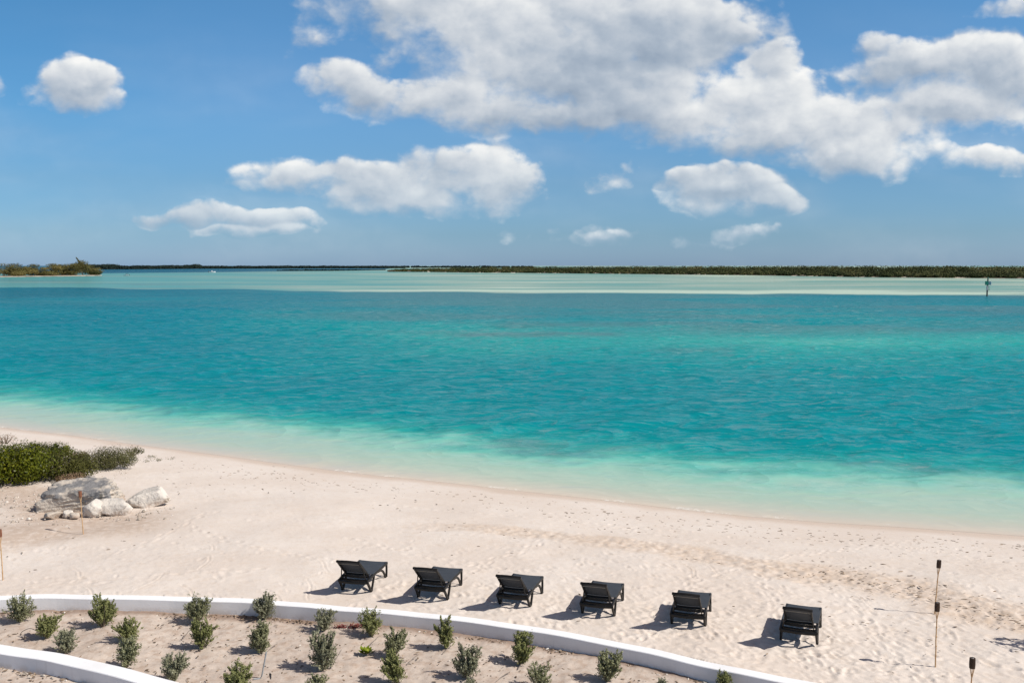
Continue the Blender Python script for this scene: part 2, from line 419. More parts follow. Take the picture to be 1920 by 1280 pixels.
# ------------------------------------------------------------------ the beach, as one finely stepped sheet
def build_beach():
    dys = np.concatenate([HC * F / np.linspace(3.0, 15.3, 60), np.linspace(860, 800, 20)[:-1], np.arange(800, 278, -1.5), np.linspace(277, 150, 60)])
    Ys = HC * F / dys
    us = np.concatenate([np.linspace(-3.2, -1.3, 40)[:-1], np.linspace(-1.3, -0.56, 60)[:-1], np.linspace(-0.56, 0.56, 860), np.linspace(0.56, 1.3, 60)[1:], np.linspace(1.3, 3.2, 40)[1:]])
    Yg, Ug = np.meshgrid(Ys, us, indexing='ij'); Xg = Ug * Yg
    s = shore_s(Xg, Yg); ups = up_side(Xg, Yg)
    z = np.interp(s, [a for a, b in ZS], [b for a, b in ZS])
    dry = sstep(s, 1.0, 5.0)
    # lumps and wind ripples
    z += (fbm(Xg * .35, Yg * .35, 3, 3) - .5) * 0.16 * dry * sstep(s, 2, 9)
    tr = sstep(fbm(Xg * .22 + 3, Yg * .22, 3, 41), .36, .58)
    right = sstep(Xg, -6, 3)
    z += (fbm(Xg * 2.6 + Yg * .8, Yg * 2.2, 3, 9) - .5) * (0.008 + .015 * tr * (0.35 + .65 * right)) * dry
    z += (fbm(Xg * 9, Yg * 9, 2, 29) - .5) * (0.005 + .007 * tr) * dry
    churn_px = [(700,985),(880,990),(1000,1003),(1120,1015),(1230,1030),(1330,1046),(1480,1068),(1600,1086),(1700,1104),(1800,1132),(1920,1166),(2050,1205)]
    ch = np.array([tuple(on_ground(*p).xy) for p in churn_px])
    wob = (fbm(Xg * .8, Yg * .8, 4, 77) - .5) * 1.5
    cd = poly_dist(Xg, Yg, ch) + wob * .8
    wid = np.interp(Xg, [-4, 0, 4, 9], [.35, .6, .8, 1.0])
    churn = (1 - sstep(cd, wid * .45, wid * 1.35)) * sstep(Xg, -4.5, 0)
    z += churn * (fbm(Xg * 5, Yg * 5, 3, 50) - .5) * .07
    lit_px = [(-80,915),(40,925),(100,955),(150,982),(235,978),(150,985),(60,998),(-60,1015)]
    lt = np.array([tuple(on_ground(*p).xy) for p in lit_px])
    litter = (1 - sstep(poly_dist(Xg, Yg, lt) + wob * .7, .5, 2.0))
    damp = (1 - sstep(s + (fbm(Xg * .5, Yg * .5, 3, 8) - .5) * .9, 0.15, 1.15)) 
    # footprints: shallow dents with a pushed-up rim
    rg = np.random.default_rng(3)
    def dent(cx, cy, la, lb, ang, dep):
        r = la * 2.1
        i0, i1 = np.searchsorted(Ys, [cy - r, cy + r]); 
        if i1 - i0 < 1: return
        j0, j1 = np.searchsorted(us, [(cx - r) / cy, (cx + r) / cy])
        if j1 - j0 < 1: return
        xx = Xg[i0:i1, j0:j1] - cx; yy_ = Yg[i0:i1, j0:j1] - cy
        a = (xx * math.cos(ang) + yy_ * math.sin(ang)) / la; b = (-xx * math.sin(ang) + yy_ * math.cos(ang)) / lb
        q = np.sqrt(a * a + b * b); 
        dep = dep * .68
        z[i0:i1, j0:j1] += -dep * np.exp(-(q / .8) ** 2 * 1.2) + dep * .45 * np.exp(-((q - 1.35) / .35) ** 2)
    N = 4200
    px = rg.uniform(-60, 1980, N); py = rg.uniform(960, 1290, N)
    for k in range(N):
        den = 0.16 + .84 * np.clip((px[k] - 500) / 700, 0, 1) * np.clip((py[k] - 960) / 140, 0.25, 1)
        if rg.random() > den: continue
        p = at(px[k], py[k], -.02); 
        if up_side(np.array([p.x]), np.array([p.y]))[0] < .1: continue
        if shore_s(np.array([p.x]), np.array([p.y]))[0] < 1.2: continue
        la = rg.uniform(.10, .19); dent(p.x, p.y, la, la * rg.uniform(.28, .5), rg.normal(-.75, .45), rg.uniform(.008, .024))
    # walking trails
    trails = [((1290,1075),(1200,1290)),((1400,1060),(1560,1260)),((640,1010),(1000,1075)),((1600,1180),(1920,1260)),((330,985),(640,1060)),((1000,960),(1500,1040)),
              ((60,1095),(500,1075)),((1050,1090),(1420,1110)),((1700,1010),(1330,1080)),((200,1040),(420,960)),((860,1090),(1010,1010)),((1560,1110),(1760,1275)),((700,940),(1300,1000)),((1500,1005),(1920,1060))]
    for (a, b) in trails:
        A_ = on_ground(*a); B_ = on_ground(*b); L = (B_ - A_).length; n = int(L / .36); ang = math.atan2(B_.y - A_.y, B_.x - A_.x); ph = rg.uniform(0, 6)
        for k in range(n):
            t = (k + .5) / n; q = A_.lerp(B_, t); off = (.09 if k % 2 else -.09) + .22 * math.sin(t * 5 + ph) + rg.normal(0, .03)
            dent(q.x - math.sin(ang) * off, q.y + math.cos(ang) * off, .145, .065, ang + rg.normal(0, .15), rg.uniform(.02, .035))
    # scuffed sand along the lounger row and dragged furrows
    for k in range(26):
        x0, y0 = rg.uniform(650, 1880), rg.uniform(1010, 1130)
        if rg.random() < .3: x0 = rg.uniform(120, 650)
        a = on_ground(x0, y0); ang = rg.normal(-1.0, .35); L = rg.uniform(.5, 1.6)
        for t in np.arange(0, L, .07): dent(a.x + math.cos(ang) * t + .06 * math.sin(t * 4), a.y + math.sin(ang) * t, .09, .035, ang, .014)
    for x0, y0, x1, y1, n in [(660,1075,830,1122,50),(820,1090,1000,1150,60),(970,1105,1160,1170,70),(1130,1120,1340,1200,80),(1300,1140,1560,1235,110),(1500,1160,1800,1270,120)]:
        for k in range(n):
            q = at(rg.uniform(x0, x1), rg.uniform(y0, y1), 0)
            if up_side(np.array([q.x]), np.array([q.y]))[0] < .2: continue
            la = rg.uniform(.09, .18); dent(q.x, q.y, la, la * rg.uniform(.3, .5), rg.normal(-.7, .5), rg.uniform(.012, .028))
    # the planted strip in front of the wall lies lower
    in_soil = ups < -.12
    zs = ZSOIL + (fbm(Xg * .9, Yg * .9, 3, 61) - .5) * .10 + (fbm(Xg * 6, Yg * 6, 3, 62) - .5) * .03
    zs += np.where(ups > -.55, .03 * (fbm(Xg * 3, Yg * 3, 3, 66) - .3), 0)
    z = np.where(in_soil, zs, np.where(ups < .06, np.minimum(z, 0.0) - .02, z))
    lod = np.minimum(np.abs(ups + .27), 9); lo_d = poly_dist(Xg, Yg, LOA)
    dampsoil = (1 - sstep(np.where(in_soil, -ups - .28 + wob * .12, 9), .05, .34)) * .9
    nr, nc = Xg.shape
    V = np.stack([Xg, Yg, z], -1).reshape(-1, 3)
    idx = np.arange(nr * nc).reshape(nr, nc)
    Q = np.stack([idx[:-1, :-1], idx[:-1, 1:], idx[1:, 1:], idx[1:, :-1]], -1).reshape(-1, 4)
    fs = in_soil[:-1, :-1].reshape(-1)
    for nm, sel, mat, dm in (('beach_sand', ~fs, M_sand, damp), ('planter_soil', fs, M_soil, dampsoil)):
        q = Q[sel]; used = np.unique(q); mp = np.zeros(len(V), np.int32); mp[used] = np.arange(len(used))
        me = poly_mesh(nm, V[used], mp[q])
        add_attr(me, 'damp', dm.reshape(-1)[used]); add_attr(me, 'churn', churn.reshape(-1)[used]); add_attr(me, 'litter', litter.reshape(-1)[used])
        link(nm, me, mat)['kind'] = 'structure'
build_beach()
# the wider ground under and around everything near, kept a little lower than the fine sheet
def build_ground():
    xs = np.concatenate([np.linspace(-900, -70, 30), np.linspace(-60, 60, 81), np.linspace(70, 900, 30)]); ys = np.concatenate([np.linspace(-300, -10, 12), np.linspace(0, 90, 61), np.linspace(100, 700, 20)])
    Xg, Yg = np.meshgrid(xs, ys, indexing='ij'); z = ground_z(Xg, Yg) - .30
    idx = np.arange(Xg.size).reshape(Xg.shape)
    Q = np.stack([idx[:-1, :-1], idx[1:, :-1], idx[1:, 1:], idx[:-1, 1:]], -1).reshape(-1, 4)
    me = poly_mesh('ground', np.stack([Xg, Yg, z], -1).reshape(-1, 3), Q)
    for a in ('damp', 'churn', 'litter'): add_attr(me, a, np.zeros(Xg.size))
    link('ground', me, M_sand)['kind'] = 'structure'
build_ground()

# ------------------------------------------------------------------ the sea
def water_material():
    m, T = new_mat('lagoon_water')
    geo = T.n('ShaderNodeNewGeometry'); ps = geo.outputs['Position']
    A = lambda nm: T.n('ShaderNodeAttribute', attribute_name=nm).outputs['Fac']
    dep = A('depth'); grass = A('weed'); 
    pw = T.v('MULTIPLY', ps, (0.75, 1.0, 1.0))
    jit = T.m('MULTIPLY_ADD', T.noise(pw, 1.1, 4, 0.6), 0.5, 0.75)
    dj = T.m('MULTIPLY', dep, jit)
    col = T.ramp(T.m('DIVIDE', dj, 6.0), [
        (0.0, (0.58, 0.49, 0.40, 1)), (0.018, (0.49, 0.48, 0.40, 1)), (0.055, (0.38, 0.48, 0.395, 1)), (0.11, (0.27, 0.48, 0.40, 1)), (0.18, (0.15, 0.44, 0.375, 1)),
        (0.27, (0.025, 0.31, 0.285, 1)), (0.40, (0.0005, 0.218, 0.240, 1)), (0.62, (0.0005, 0.165, 0.215, 1)), (1.0, (0.004, 0.075, 0.13, 1))])
    flat = T.ramp(A('tone'), [(0.0, (0.085, 0.28, 0.27, 1)), (0.35, (0.18, 0.34, 0.29, 1)), (0.7, (0.30, 0.40, 0.33, 1)), (1.0, (0.46, 0.58, 0.46, 1))])
    col = T.mix(A('bank'), col, flat)
    col = T.mix(T.m('MULTIPLY', grass, 0.75), col, (0.075, 0.17, 0.19, 1))
    # wavelets
    wv = T.v('MULTIPLY', ps, (0.85, 1.0, 1.0))
    ridge = lambda n: T.m('MULTIPLY_ADD', T.m('ABSOLUTE', T.m('MULTIPLY_ADD', n, 2.0, -1.0)), -1.0, 1.0)      # peaked crests
    h = T.m('ADD', T.m('MULTIPLY', ridge(T.noise(wv, 0.34, 0.6, 0.4, 0.5)), 0.42), T.m('MULTIPLY', ridge(T.noise(T.v('ADD', wv, (7.3, 2.1, 0)), 0.85, 0.8, 0.45, 0.4)), 0.20))
    h = T.m('ADD', h, T.m('MULTIPLY', T.noise(wv, 3.0, 1.5, 0.5, 0.3), 0.055))
    calm = T.m('MULTIPLY_ADD', T.smooth(dep, 0.05, 1.6), 0.85, 0.15)
    calm = T.m('MULTIPLY', calm, T.m('MULTIPLY_ADD', A('bank'), -0.75, 1.0))
    bn = T.n('ShaderNodeBump'); bn.inputs['Distance'].default_value = 1.0
    T.L.new(T.m('MULTIPLY', h, calm), bn.inputs['Height']); bn.inputs['Strength'].default_value = 1.0
    dif = T.n('ShaderNodeBsdfDiffuse'); T.L.new(col, dif.inputs[0])
    bd = T.n('ShaderNodeBump'); bd.inputs['Distance'].default_value = 0.38; T.L.new(T.m('MULTIPLY', h, calm), bd.inputs['Height'])
    T.L.new(bd.outputs[0], dif.inputs['Normal'])
    gl = T.n('ShaderNodeBsdfGlossy'); gl.inputs['Roughness'].default_value = 0.08; T.L.new(bn.outputs[0], gl.inputs['Normal'])
    gl.inputs[0].default_value = (0.9, 0.9, 0.9, 1)
    fr = T.n('ShaderNodeFresnel'); fr.inputs[0].default_value = 1.33; T.L.new(bn.outputs[0], fr.inputs[1])
    fac = T.m('MULTIPLY', T.m('MINIMUM', fr.outputs[0], 0.65), 0.43)
    mx = T.n('ShaderNodeMixShader'); T.L.new(fac, mx.inputs[0]); T.L.new(dif.outputs[0], mx.inputs[1]); T.L.new(gl.outputs[0], mx.inputs[2])
    # foam where the last ripple runs up
    tr = T.n('ShaderNodeBsdfTransparent'); tr.inputs[0].default_value = (0.93, 0.97, 0.96, 1)
    m2 = T.n('ShaderNodeMixShader'); T.L.new(T.smooth(dep, -0.006, 0.010), m2.inputs[0]); T.L.new(tr.outputs[0], m2.inputs[1]); T.L.new(mx.outputs[0], m2.inputs[2])
    fo = T.n('ShaderNodeBsdfDiffuse'); fo.inputs[0].default_value = (0.8, 0.8, 0.77, 1)
    ff = T.m('MULTIPLY', T.smooth(T.noise(ps, 0.5, 2, .5), .5, .62), T.smooth(T.noise(ps, 7, 4, .65), .46, .6))
    ff = T.m('MULTIPLY', ff, T.m('MULTIPLY', T.smooth(dep, 0.0, 0.012), T.smooth(dep, 0.06, 0.02)))
    m3 = T.n('ShaderNodeMixShader'); T.L.new(T.m('MULTIPLY', ff, 0.5), m3.inputs[0]); T.L.new(m2.outputs[0], m3.inputs[1]); T.L.new(fo.outputs[0], m3.inputs[2])
    out_surf(T, m3.outputs[0]); return m
HS = HC - SEA
def build_sea():
    dys = np.concatenate([np.linspace(620, 520, 25)[:-1], np.arange(520, 120, -1.0), np.arange(120, 14, -.5), np.arange(14, 1, -.35), [.7, .5, .35]])
    Ys = HS * F / dys
    us = np.concatenate([np.linspace(-2.2, -.58, 40)[:-1], np.linspace(-.58, .58, 560), np.linspace(.58, 2.2, 40)[1:]])
    Yg, Ug = np.meshgrid(Ys, us, indexing='ij'); Xg = Ug * Yg
    s = -shore_s(Xg, Yg)
    lat = fbm(Xg * .12, Yg * .12, 3, 21) - .5
    sj = s + lat * 2.6 * sstep(s, 1, 5) + (fbm(Xg * .45, Yg * .6, 3, 23) - .5) * 3.2 * sstep(s, 2, 6)
    wid = np.interp(Xg, [-30, -12, 0, 8, 18], [1.15, 1.08, 1.05, 1.15, 1.25])
    dep = np.interp(sj / wid, [-5, 0, .7, 2.0, 3.6, 4.8, 6.0, 7.5, 9.5, 13, 20, 30, 60, 100, 160, 215, 260], [-.6, 0, .10, .30, .46, .62, .88, 1.35, 2.0, 2.6, 3.0, 2.75, 2.45, 2.9, 3.5, 4.0, 4.2])
    ypx = HOR + HS * F / Yg; xpx = 960 + Ug * F          # how far out, as rows of the lagoon chart
    # brighter sandy floor in the middle distance, darker weed beds beyond
    mid = np.exp(-((ypx - 632) / 26) ** 2) * sstep(xpx, 560, 900) * (1 - .5 * sstep(xpx, 1500, 1800))
    dep = dep + sstep(s, 8, 22) * (-mid * 0.6 + 1.7 * (fbm(Xg * .02 + 9, Yg * .03, 3, 31) - .5))
    left = 1 - sstep(xpx, 150, 700); dep = dep + left * sstep(s, 14, 60) * 1.3
    wn_ = fbm(Xg * .011, Yg * .022, 4, 90); wn2 = fbm(Xg * .02, Yg * .05, 4, 95)
    weed = sstep(wn_, .44, .60) * sstep(ypx, 640, 615) * .75 * sstep(xpx, 300, 800)
    def streak(x0, x1, y, h, amt):
        nonlocal weed
        yy_ = y + (wn2 - .5) * h * 3
        weed = np.maximum(weed, amt * np.exp(-((ypx - yy_) / h) ** 2) * sstep(xpx, x0, x0 + 90) * (1 - sstep(xpx, x1 - 90, x1)) * sstep(wn2, .25, .5))
    streak(800, 1220, 624, 5, .95); streak(880, 1420, 605, 6, .8); streak(640, 860, 574, 5, .5); streak(850, 1130, 578, 6, .5); streak(560, 2100, 553, 5, .55); streak(1180, 1430, 655, 6, .5)
    streak(-200, 700, 560, 9, .25); streak(1200, 2100, 570, 12, .3)
    # dark bed at the drop-off near the beach
    sb = fbm(Xg * .35, Yg * .5, 3, 44)
    drop = np.exp(-((sj / wid - 7.7) / 1.1) ** 2) * np.clip(sstep(sb, .42, .7) * .5 + .55 * np.exp(-((xpx - 990) / 70) ** 2) + .28 * sstep(xpx, 1400, 1700), 0, .75)
    weed = np.maximum(weed, drop)
    # the pale sand bank that dries at low tide, and the water behind it
    edge = np.interp(xpx, [-300, 0, 300, 620, 960, 1400, 1900, 2300], [537, 538, 541, 546, 548.5, 551, 554, 556]) + (fbm(Ug * 14, Ug * 3, 3, 71) - .5) * 5
    bank = sstep(edge - ypx, -1.2, 1.2)
    back = np.interp(xpx, [-300, 200, 420, 720, 800, 2300], [512, 512, 510, 506, 480, 480])
    bank = bank * sstep(ypx - back, -1, 1.5)
    stn = fbm(Xg * .006, Yg * .035, 4, 101); st2 = fbm(Ug * 9, ypx * .45, 3, 103)
    tone = np.interp(xpx, [-200, 200, 560, 900, 1500, 2200], [.02, .08, .24, .50, .64, .60]) + (stn - .5) * .9 + (st2 - .5) * 1.0 - .05
    rim = np.exp(-((ypx - edge + 3.5) / 3.2) ** 2) * sstep(xpx, 380, 760)
    tone = np.clip(tone + rim * .5, 0, 1)
    weedl = sstep(st2, .48, .66) * bank * (1 - sstep(xpx, 350, 720)) * .55
    weed = np.where(bank > .5, weedl, weed)
    deepback = (ypx < back + .5) & (ypx < 515)
    dep = np.where(deepback, 5.8, dep)
    xr = Xg + Yg * .18; yr = Yg - Xg * .18
    wave = (vnoise(xr * .30, yr * .42, 201) - .5) * .26 + (vnoise(xr * .75 + 4, yr * .95, 202) - .5) * .14
    wave = np.where(wave > 0, wave * 1.25, wave * .8)          # peaked crests, flat troughs
    wave = wave * .8 * sstep(s, 3, 12) * (1 - sstep(Yg, 170, 300)) * (0.55 + .6 * fbm(Xg * .03, Yg * .05, 2, 207))
    V = np.stack([Xg, Yg, SEA + wave], -1).reshape(-1, 3)
    idx = np.arange(Xg.size).reshape(Xg.shape)
    Q = np.stack([idx[:-1, :-1], idx[:-1, 1:], idx[1:, 1:], idx[1:, :-1]], -1).reshape(-1, 4)
    keep = (s.reshape(-1)[Q].max(1) > -1.5); Q = Q[keep]
    me = poly_mesh('sea', V, Q)
    for nm, a in (('depth', dep), ('weed', weed), ('bank', bank), ('tone', tone)): add_attr(me, nm, a.reshape(-1))
    link('sea', me, water_material())['kind'] = 'structure'
build_sea()

# ------------------------------------------------------------------ garden walls
def plaster():
    m, T = new_mat('white_plaster'); ps = T.n('ShaderNodeTexCoord').outputs['Object']
    c = T.mix(T.smooth(T.noise(ps, 1.6, 5, 0.6), 0.4, 0.75, 0, 0.5), (0.80, 0.80, 0.81, 1), (0.70, 0.69, 0.69, 1))
    z_ = T.sep(ps)[2]
    st = T.m('MULTIPLY', T.smooth(z_, -0.08, -0.24), T.smooth(T.noise(ps, 3.5, 4, 0.65), 0.38, 0.62))
    c = T.mix(T.m('MULTIPLY', st, 0.5), c, (0.45, 0.38, 0.32, 1))
    c = T.mix(T.smooth(T.noise(T.v('MULTIPLY', ps, (5, 5, .6)), 2.2, 4, 0.6), 0.58, 0.8, 0, 0.3), c, (0.52, 0.50, 0.48, 1))
    b = T.n('ShaderNodeBsdfPrincipled'); T.L.new(c, b.inputs['Base Color']); b.inputs['Roughness'].default_value = 0.85
    bn = T.n('ShaderNodeBump'); bn.inputs['Strength'].default_value = 0.25; bn.inputs['Distance'].default_value = 0.01
    T.L.new(T.noise(ps, 30, 5, 0.6), bn.inputs['Height']); T.L.new(bn.outputs[0], b.inputs['Normal']); out_surf(T, b.outputs[0]); return m
M_plaster = plaster()
def build_wall(name, pts, ztop, thick, label):
    me = bpy.data.meshes.new(name); bm = bmesh.new(); rings = []
    zb = ZSOIL - .25; bv = .012
    for i, p in enumerate(pts):
        t = (pts[min(i + 1, len(pts) - 1)] - pts[max(i - 1, 0)]).xy.normalized(); nrm = Vector((t.y, -t.x))     # towards the planter
        q = lambda o, z_: bm.verts.new((p.x + nrm.x * o, p.y + nrm.y * o, z_ + .006 * math.sin(i * .7)))
        rings.append([q(0, zb), q(0, ztop - bv), q(bv, ztop), q(thick - bv, ztop), q(thick, ztop - bv), q(thick, zb)])
    for a, b in zip(rings[:-1], rings[1:]):
        for k in range(5): bm.faces.new((a[k], b[k], b[k + 1], a[k + 1]))
    bm.faces.new(rings[0]); bm.faces.new(list(reversed(rings[-1])))
    bmesh.ops.recalc_face_normals(bm, faces=bm.faces); bm.to_mesh(me); bm.free()
    set_props(link(name, me, M_plaster), label, 'wall')
build_wall('retaining_wall', UP, WT_UP, .26, 'long low white plastered wall curving between the sand with loungers and the planting bed')
build_wall('retaining_wall', LO, WT_LO, .36, 'short wide topped white plastered wall curving along the near edge of the planting bed')

# ------------------------------------------------------------------ far shores
M_far = leaf_mat('far_scrub_leaves', (0.030, 0.040, 0.014, 1), (0.070, 0.080, 0.028, 1), (0.13, 0.115, 0.05, 1), .15, .8)
M_farblue = leaf_mat('far_wood_leaves', (0.012, 0.022, 0.018, 1), (0.022, 0.036, 0.026, 1), None, .1, .8)
def isle_mat():
    m, T = new_mat('islet_shore'); ps = T.n('ShaderNodeNewGeometry').outputs['Position']
    n = T.noise(ps, 0.05, 4, .6); c = T.mix(T.smooth(n, .52, .58), (0.07, 0.055, 0.045, 1), (0.52, 0.45, 0.37, 1))
    b = T.n('ShaderNodeBsdfDiffuse'); T.L.new(c, b.inputs[0]); out_surf(T, b.outputs[0]); return m
def sand_isle_mat():
    m, T = new_mat('islet_sand'); ps = T.n('ShaderNodeNewGeometry').outputs['Position']
    c = T.mix(T.smooth(T.noise(ps, 0.12, 4, .6), .4, .6), (0.20, 0.17, 0.13, 1), (0.46, 0.40, 0.33, 1))
    b = T.n('ShaderNodeBsdfDiffuse'); T.L.new(c, b.inputs[0]); out_surf(T, b.outputs[0]); return m
M_isle = isle_mat(); M_islesand = sand_isle_mat()
def band_isle(name, shore_px, depth, top, mat):
    """low land: a strip from a waterline running back by depth"""
    n = 160; xs = np.linspace(shore_px[0][0], shore_px[-1][0], n); ys = np.interp(xs, [a for a, b in shore_px], [b for a, b in shore_px])
    V = []; 
    for x, y in zip(xs, ys):
        p = at(x, y, SEA); d = p.xy.normalized()
        wob = (fbm(np.array([x * .07]), np.array([3.]), 3, 5)[0] - .5) * depth * .05
        e = min(1, (x - xs[0]) / 60 + .05, (xs[-1] - x) / 60 + .05)
        for f, z_ in ((0, -.5), (.012, .15 * top), (.03, .45 * top), (.12, top), (1, top), (1.05, -.5)):
            q = p.xy + d * (depth * f * e + wob * (f > 0)); V.append((q.x, q.y, SEA + z_))
    idx = np.arange(n * 6).reshape(n, 6); Q = np.stack([idx[:-1, :-1], idx[1:, :-1], idx[1:, 1:], idx[:-1, 1:]], -1).reshape(-1, 4)
    link(name, poly_mesh(name, V, Q), mat)['kind'] = 'structure'
def scrub_band(name, shore_px, top_px, depth, n_clump, leaf, n_leaf, mat, label, seed=1, front=.02, lowfront=.2, rmul=1.0):
    """a thicket of leafy clumps, low at the shore and rising inland"""
    r = np.random.default_rng(seed); x = r.uniform(shore_px[0][0], shore_px[-1][0], n_clump); f = r.random(n_clump) ** 1.5
    ys = np.interp(x, [a for a, b in shore_px], [b for a, b in shore_px]); yt = np.interp(x, [a for a, b in top_px], [b for a, b in top_px])
    yt = yt + (fbm(x * .12, x * 0, 3, seed) - .5) * 2.0
    dy = ys - HOR; D0 = HS * F / dy; Y = D0 + depth * (front + f * (1 - front))
    X = (x - 960) / F * Y
    ztop = HC + (HOR - yt) / F * Y                     # height that reaches the skyline row
    rise = np.clip(lowfront + (1 - lowfront) * np.minimum(1, f * 2.2), 0, 1)
    H = np.maximum((ztop - SEA) * rise * r.uniform(.82, 1.02, n_clump), .8)
    R = np.maximum(H * .45, 1.2) * r.uniform(.8, 1.5, n_clump) * rmul
    tint = np.repeat(np.clip(r.normal(.45, .13, n_clump) + (vnoise(x * .03, f * 3, seed) - .5) * .7, 0, 1), n_leaf)
    uu = unit(n_clump * n_leaf, r); rad = r.random(n_clump * n_leaf) ** .35
    c = np.stack([np.repeat(X, n_leaf), np.repeat(Y, n_leaf), np.repeat(SEA + H * .55, n_leaf)], 1)
    off = uu * rad[:, None] * np.stack([np.repeat(R, n_leaf), np.repeat(R, n_leaf), np.repeat(H * .45, n_leaf)], 1)
    me = leaf_mesh(name, c + off, uu + unit(len(uu), r) * .8 + np.array([0, 0, .5]), unit(len(uu), r), leaf * r.uniform(.6, 1.4, len(uu)), leaf * .8, tint + r.normal(0, .08, len(uu)))
    set_props(link(name, me, mat), label, None, None, 'stuff')
R_SH = [(727,509.5),(807,510),(873,511),(973,511.7),(1073,512.7),(1140,513.3),(1273,514.7),(1447,516.7),(1613,519.8),(1747,521),(1880,522),(2060,523)]
R_TOP = [(727,506),(745,504.5),(780,503),(830,502),(890,499.6),(960,498.6),(1100,498),(1280,497.8),(1500,497),(1750,496.8),(1860,497.4),(2060,497.2)]
band_isle('island', R_SH, 330, 1.2, M_isle)
scrub_band('island_scrub', R_SH, R_TOP, 230, 3600, 1.15, 44, M_far, 'olive green low scrub covering the long flat island across the lagoon', 4, .03, .30, 1.5)
L_SH = [(140,505.2),(240,505),(377,503.8),(560,503.2),(760,503)]
L_TOP = [(140,494.5),(173,495),(200,494),(215,494.5),(233,497),(300,497),(320,496),(345,497),(362,495),(371,493),(378,497.6),(440,498),(560,497.6),(760,498.2)]
band_isle('far_land', L_SH, 500, 1.0, simple_mat('dark_mud_shore', (0.02, 0.026, 0.022, 1), (0.035, 0.04, 0.032, 1), .9, .02))
scrub_band('far_woodland', L_SH, L_TOP, 350, 2400, 3.0, 22, M_farblue, 'dark distant woodland along the horizon behind the small sandy islet', 6, .02, .6, 1.8)
F_SH = [(700,502.2),(900,502),(1000,502)]
scrub_band('distant_shore', F_SH, [(700,498),(1000,498)], 300, 500, 5.0, 16, M_farblue, 'faint dark strip of distant shore behind the tip of the long island', 8, .03, .6)
K_SH = [(520,507.6),(620,507.8),(724,506.2)]
scrub_band('mangrove_strip', K_SH, [(520,506.4),(575,504.6),(620,505),(690,505.4),(724,505.2)], 40, 320, 1.6, 18, M_farblue, 'thin dark strip of low mangrove standing in the far shallows', 9, .0, .8, .9)
I_SH = [(-160,520),(0,519.6),(60,518.8),(150,517.6),(191,516.6)]
band_isle('islet', I_SH, 70, .38, M_islesand)

# the bushy trees on the islet, one by one
M_bark = simple_mat('weathered_bark', (0.16, 0.12, 0.09, 1), (0.24, 0.19, 0.14, 1), .9, 6)
M_islet_leaf = leaf_mat('islet_tree_leaves', (0.06, 0.06, 0.02, 1), (0.14, 0.125, 0.042, 1), (0.24, 0.19, 0.07, 1), .25, .8)
ISLET = [(-60,34,491,'a'),(-25,34,494,'b'),(8,40,493.5,'broad dark topped shrubby tree at the photo edge of the islet'),(27,26,494,'shrubby tree with a dark green top beside the broad one at the islet edge'),
 (47,22,500,'low shrubby tree filling the first dip in the islet canopy'),(64,22,495.5,'pointed shrubby tree standing just past the first dip in the islet canopy'),(84,18,501.5,'lowest shrubby tree in the deep gap of the islet canopy'),
 (101,26,494.5,'ochre tinted rounded tree just past the deep gap in the islet canopy'),(122,24,496,'rounded olive tree in the middle of the tall islet clump'),(139,20,494.5,'olive tree leaning on the tallest feathery one on the islet'),
 (155,24,488.5,'tallest feathery tree with a ragged spike on the sandy islet'),(169,20,496,'sloping tree beside the tallest spike on the islet'),(181,15,507,'small last bush at the seaward tip of the islet')]
def tree(name, base, H, R, n_leaf, leaf, label, group, seed, mat, crown_from=.12, spike=0.0):
    r = np.random.default_rng(seed)
    t = empty(name, base, 0, label, 'tree', group)
    tr = MB()
    for k in range(3):
        a = r.uniform(0, 6.28); e = Vector((math.cos(a) * R * .35, math.sin(a) * R * .35, H * .7))
        tr.tube([(0, 0, -.3), (e.x * .25, e.y * .25, H * .25), (e.x * .7, e.y * .7, H * .5), e], H * .022, 6, [1, .8, .5, .2])
    tr.build('trunk', M_bark, t)
    nl = 9; lobes = []
    for k in range(nl):
        a = r.uniform(0, 6.28); f = r.uniform(0, .62); lobes.append((math.cos(a) * R * f, math.sin(a) * R * f, H * r.uniform(.14, .70), r.uniform(.28, .5)))
    lobes.append((r.normal(0, .1) * R, 0, H * .82, .35)); nl += 1
    per = n_leaf // nl; Cn = []; Nn = []; Tn = []
    for lx, ly, lz, lr in lobes:
        u = unit(per, r); rad = r.random(per) ** .4
        zr = min(H - lz, lr * H * .6)
        Cn.append(np.array([lx, ly, lz]) + u * rad[:, None] * np.array([R * lr * 1.5, R * lr * 1.5, max(zr, .15 * H)])); Nn.append(u + unit(per, r) * .8 + [0, 0, .4])
        Tn.append(np.full(per, r.normal(.5, .2)) + r.normal(0, .12, per))
    Cn = np.concatenate(Cn); Nn = np.concatenate(Nn); Tn = np.concatenate(Tn)
    if spike:
        k = per; zz = r.uniform(.6, 1.15, k); q = np.stack([(-(zz - .6) * R * .8) + r.normal(0, 1, k) * R * .12 * (1.25 - zz), r.normal(0, 1, k) * R * .12 * (1.25 - zz), zz * H], 1)
        Cn = np.concatenate([Cn, q]); Nn = np.concatenate([Nn, unit(k, r)]); Tn = np.concatenate([Tn, r.normal(.6, .15, k)])
    Cn[:, 2] = np.maximum(Cn[:, 2], H * .04)
    me = leaf_mesh('crown', Cn, Nn, unit(len(Cn), r) + [0, 0, .6], leaf * r.uniform(.6, 1.5, len(Cn)), leaf * .6, Tn)
    link('crown', me, mat, t); return t
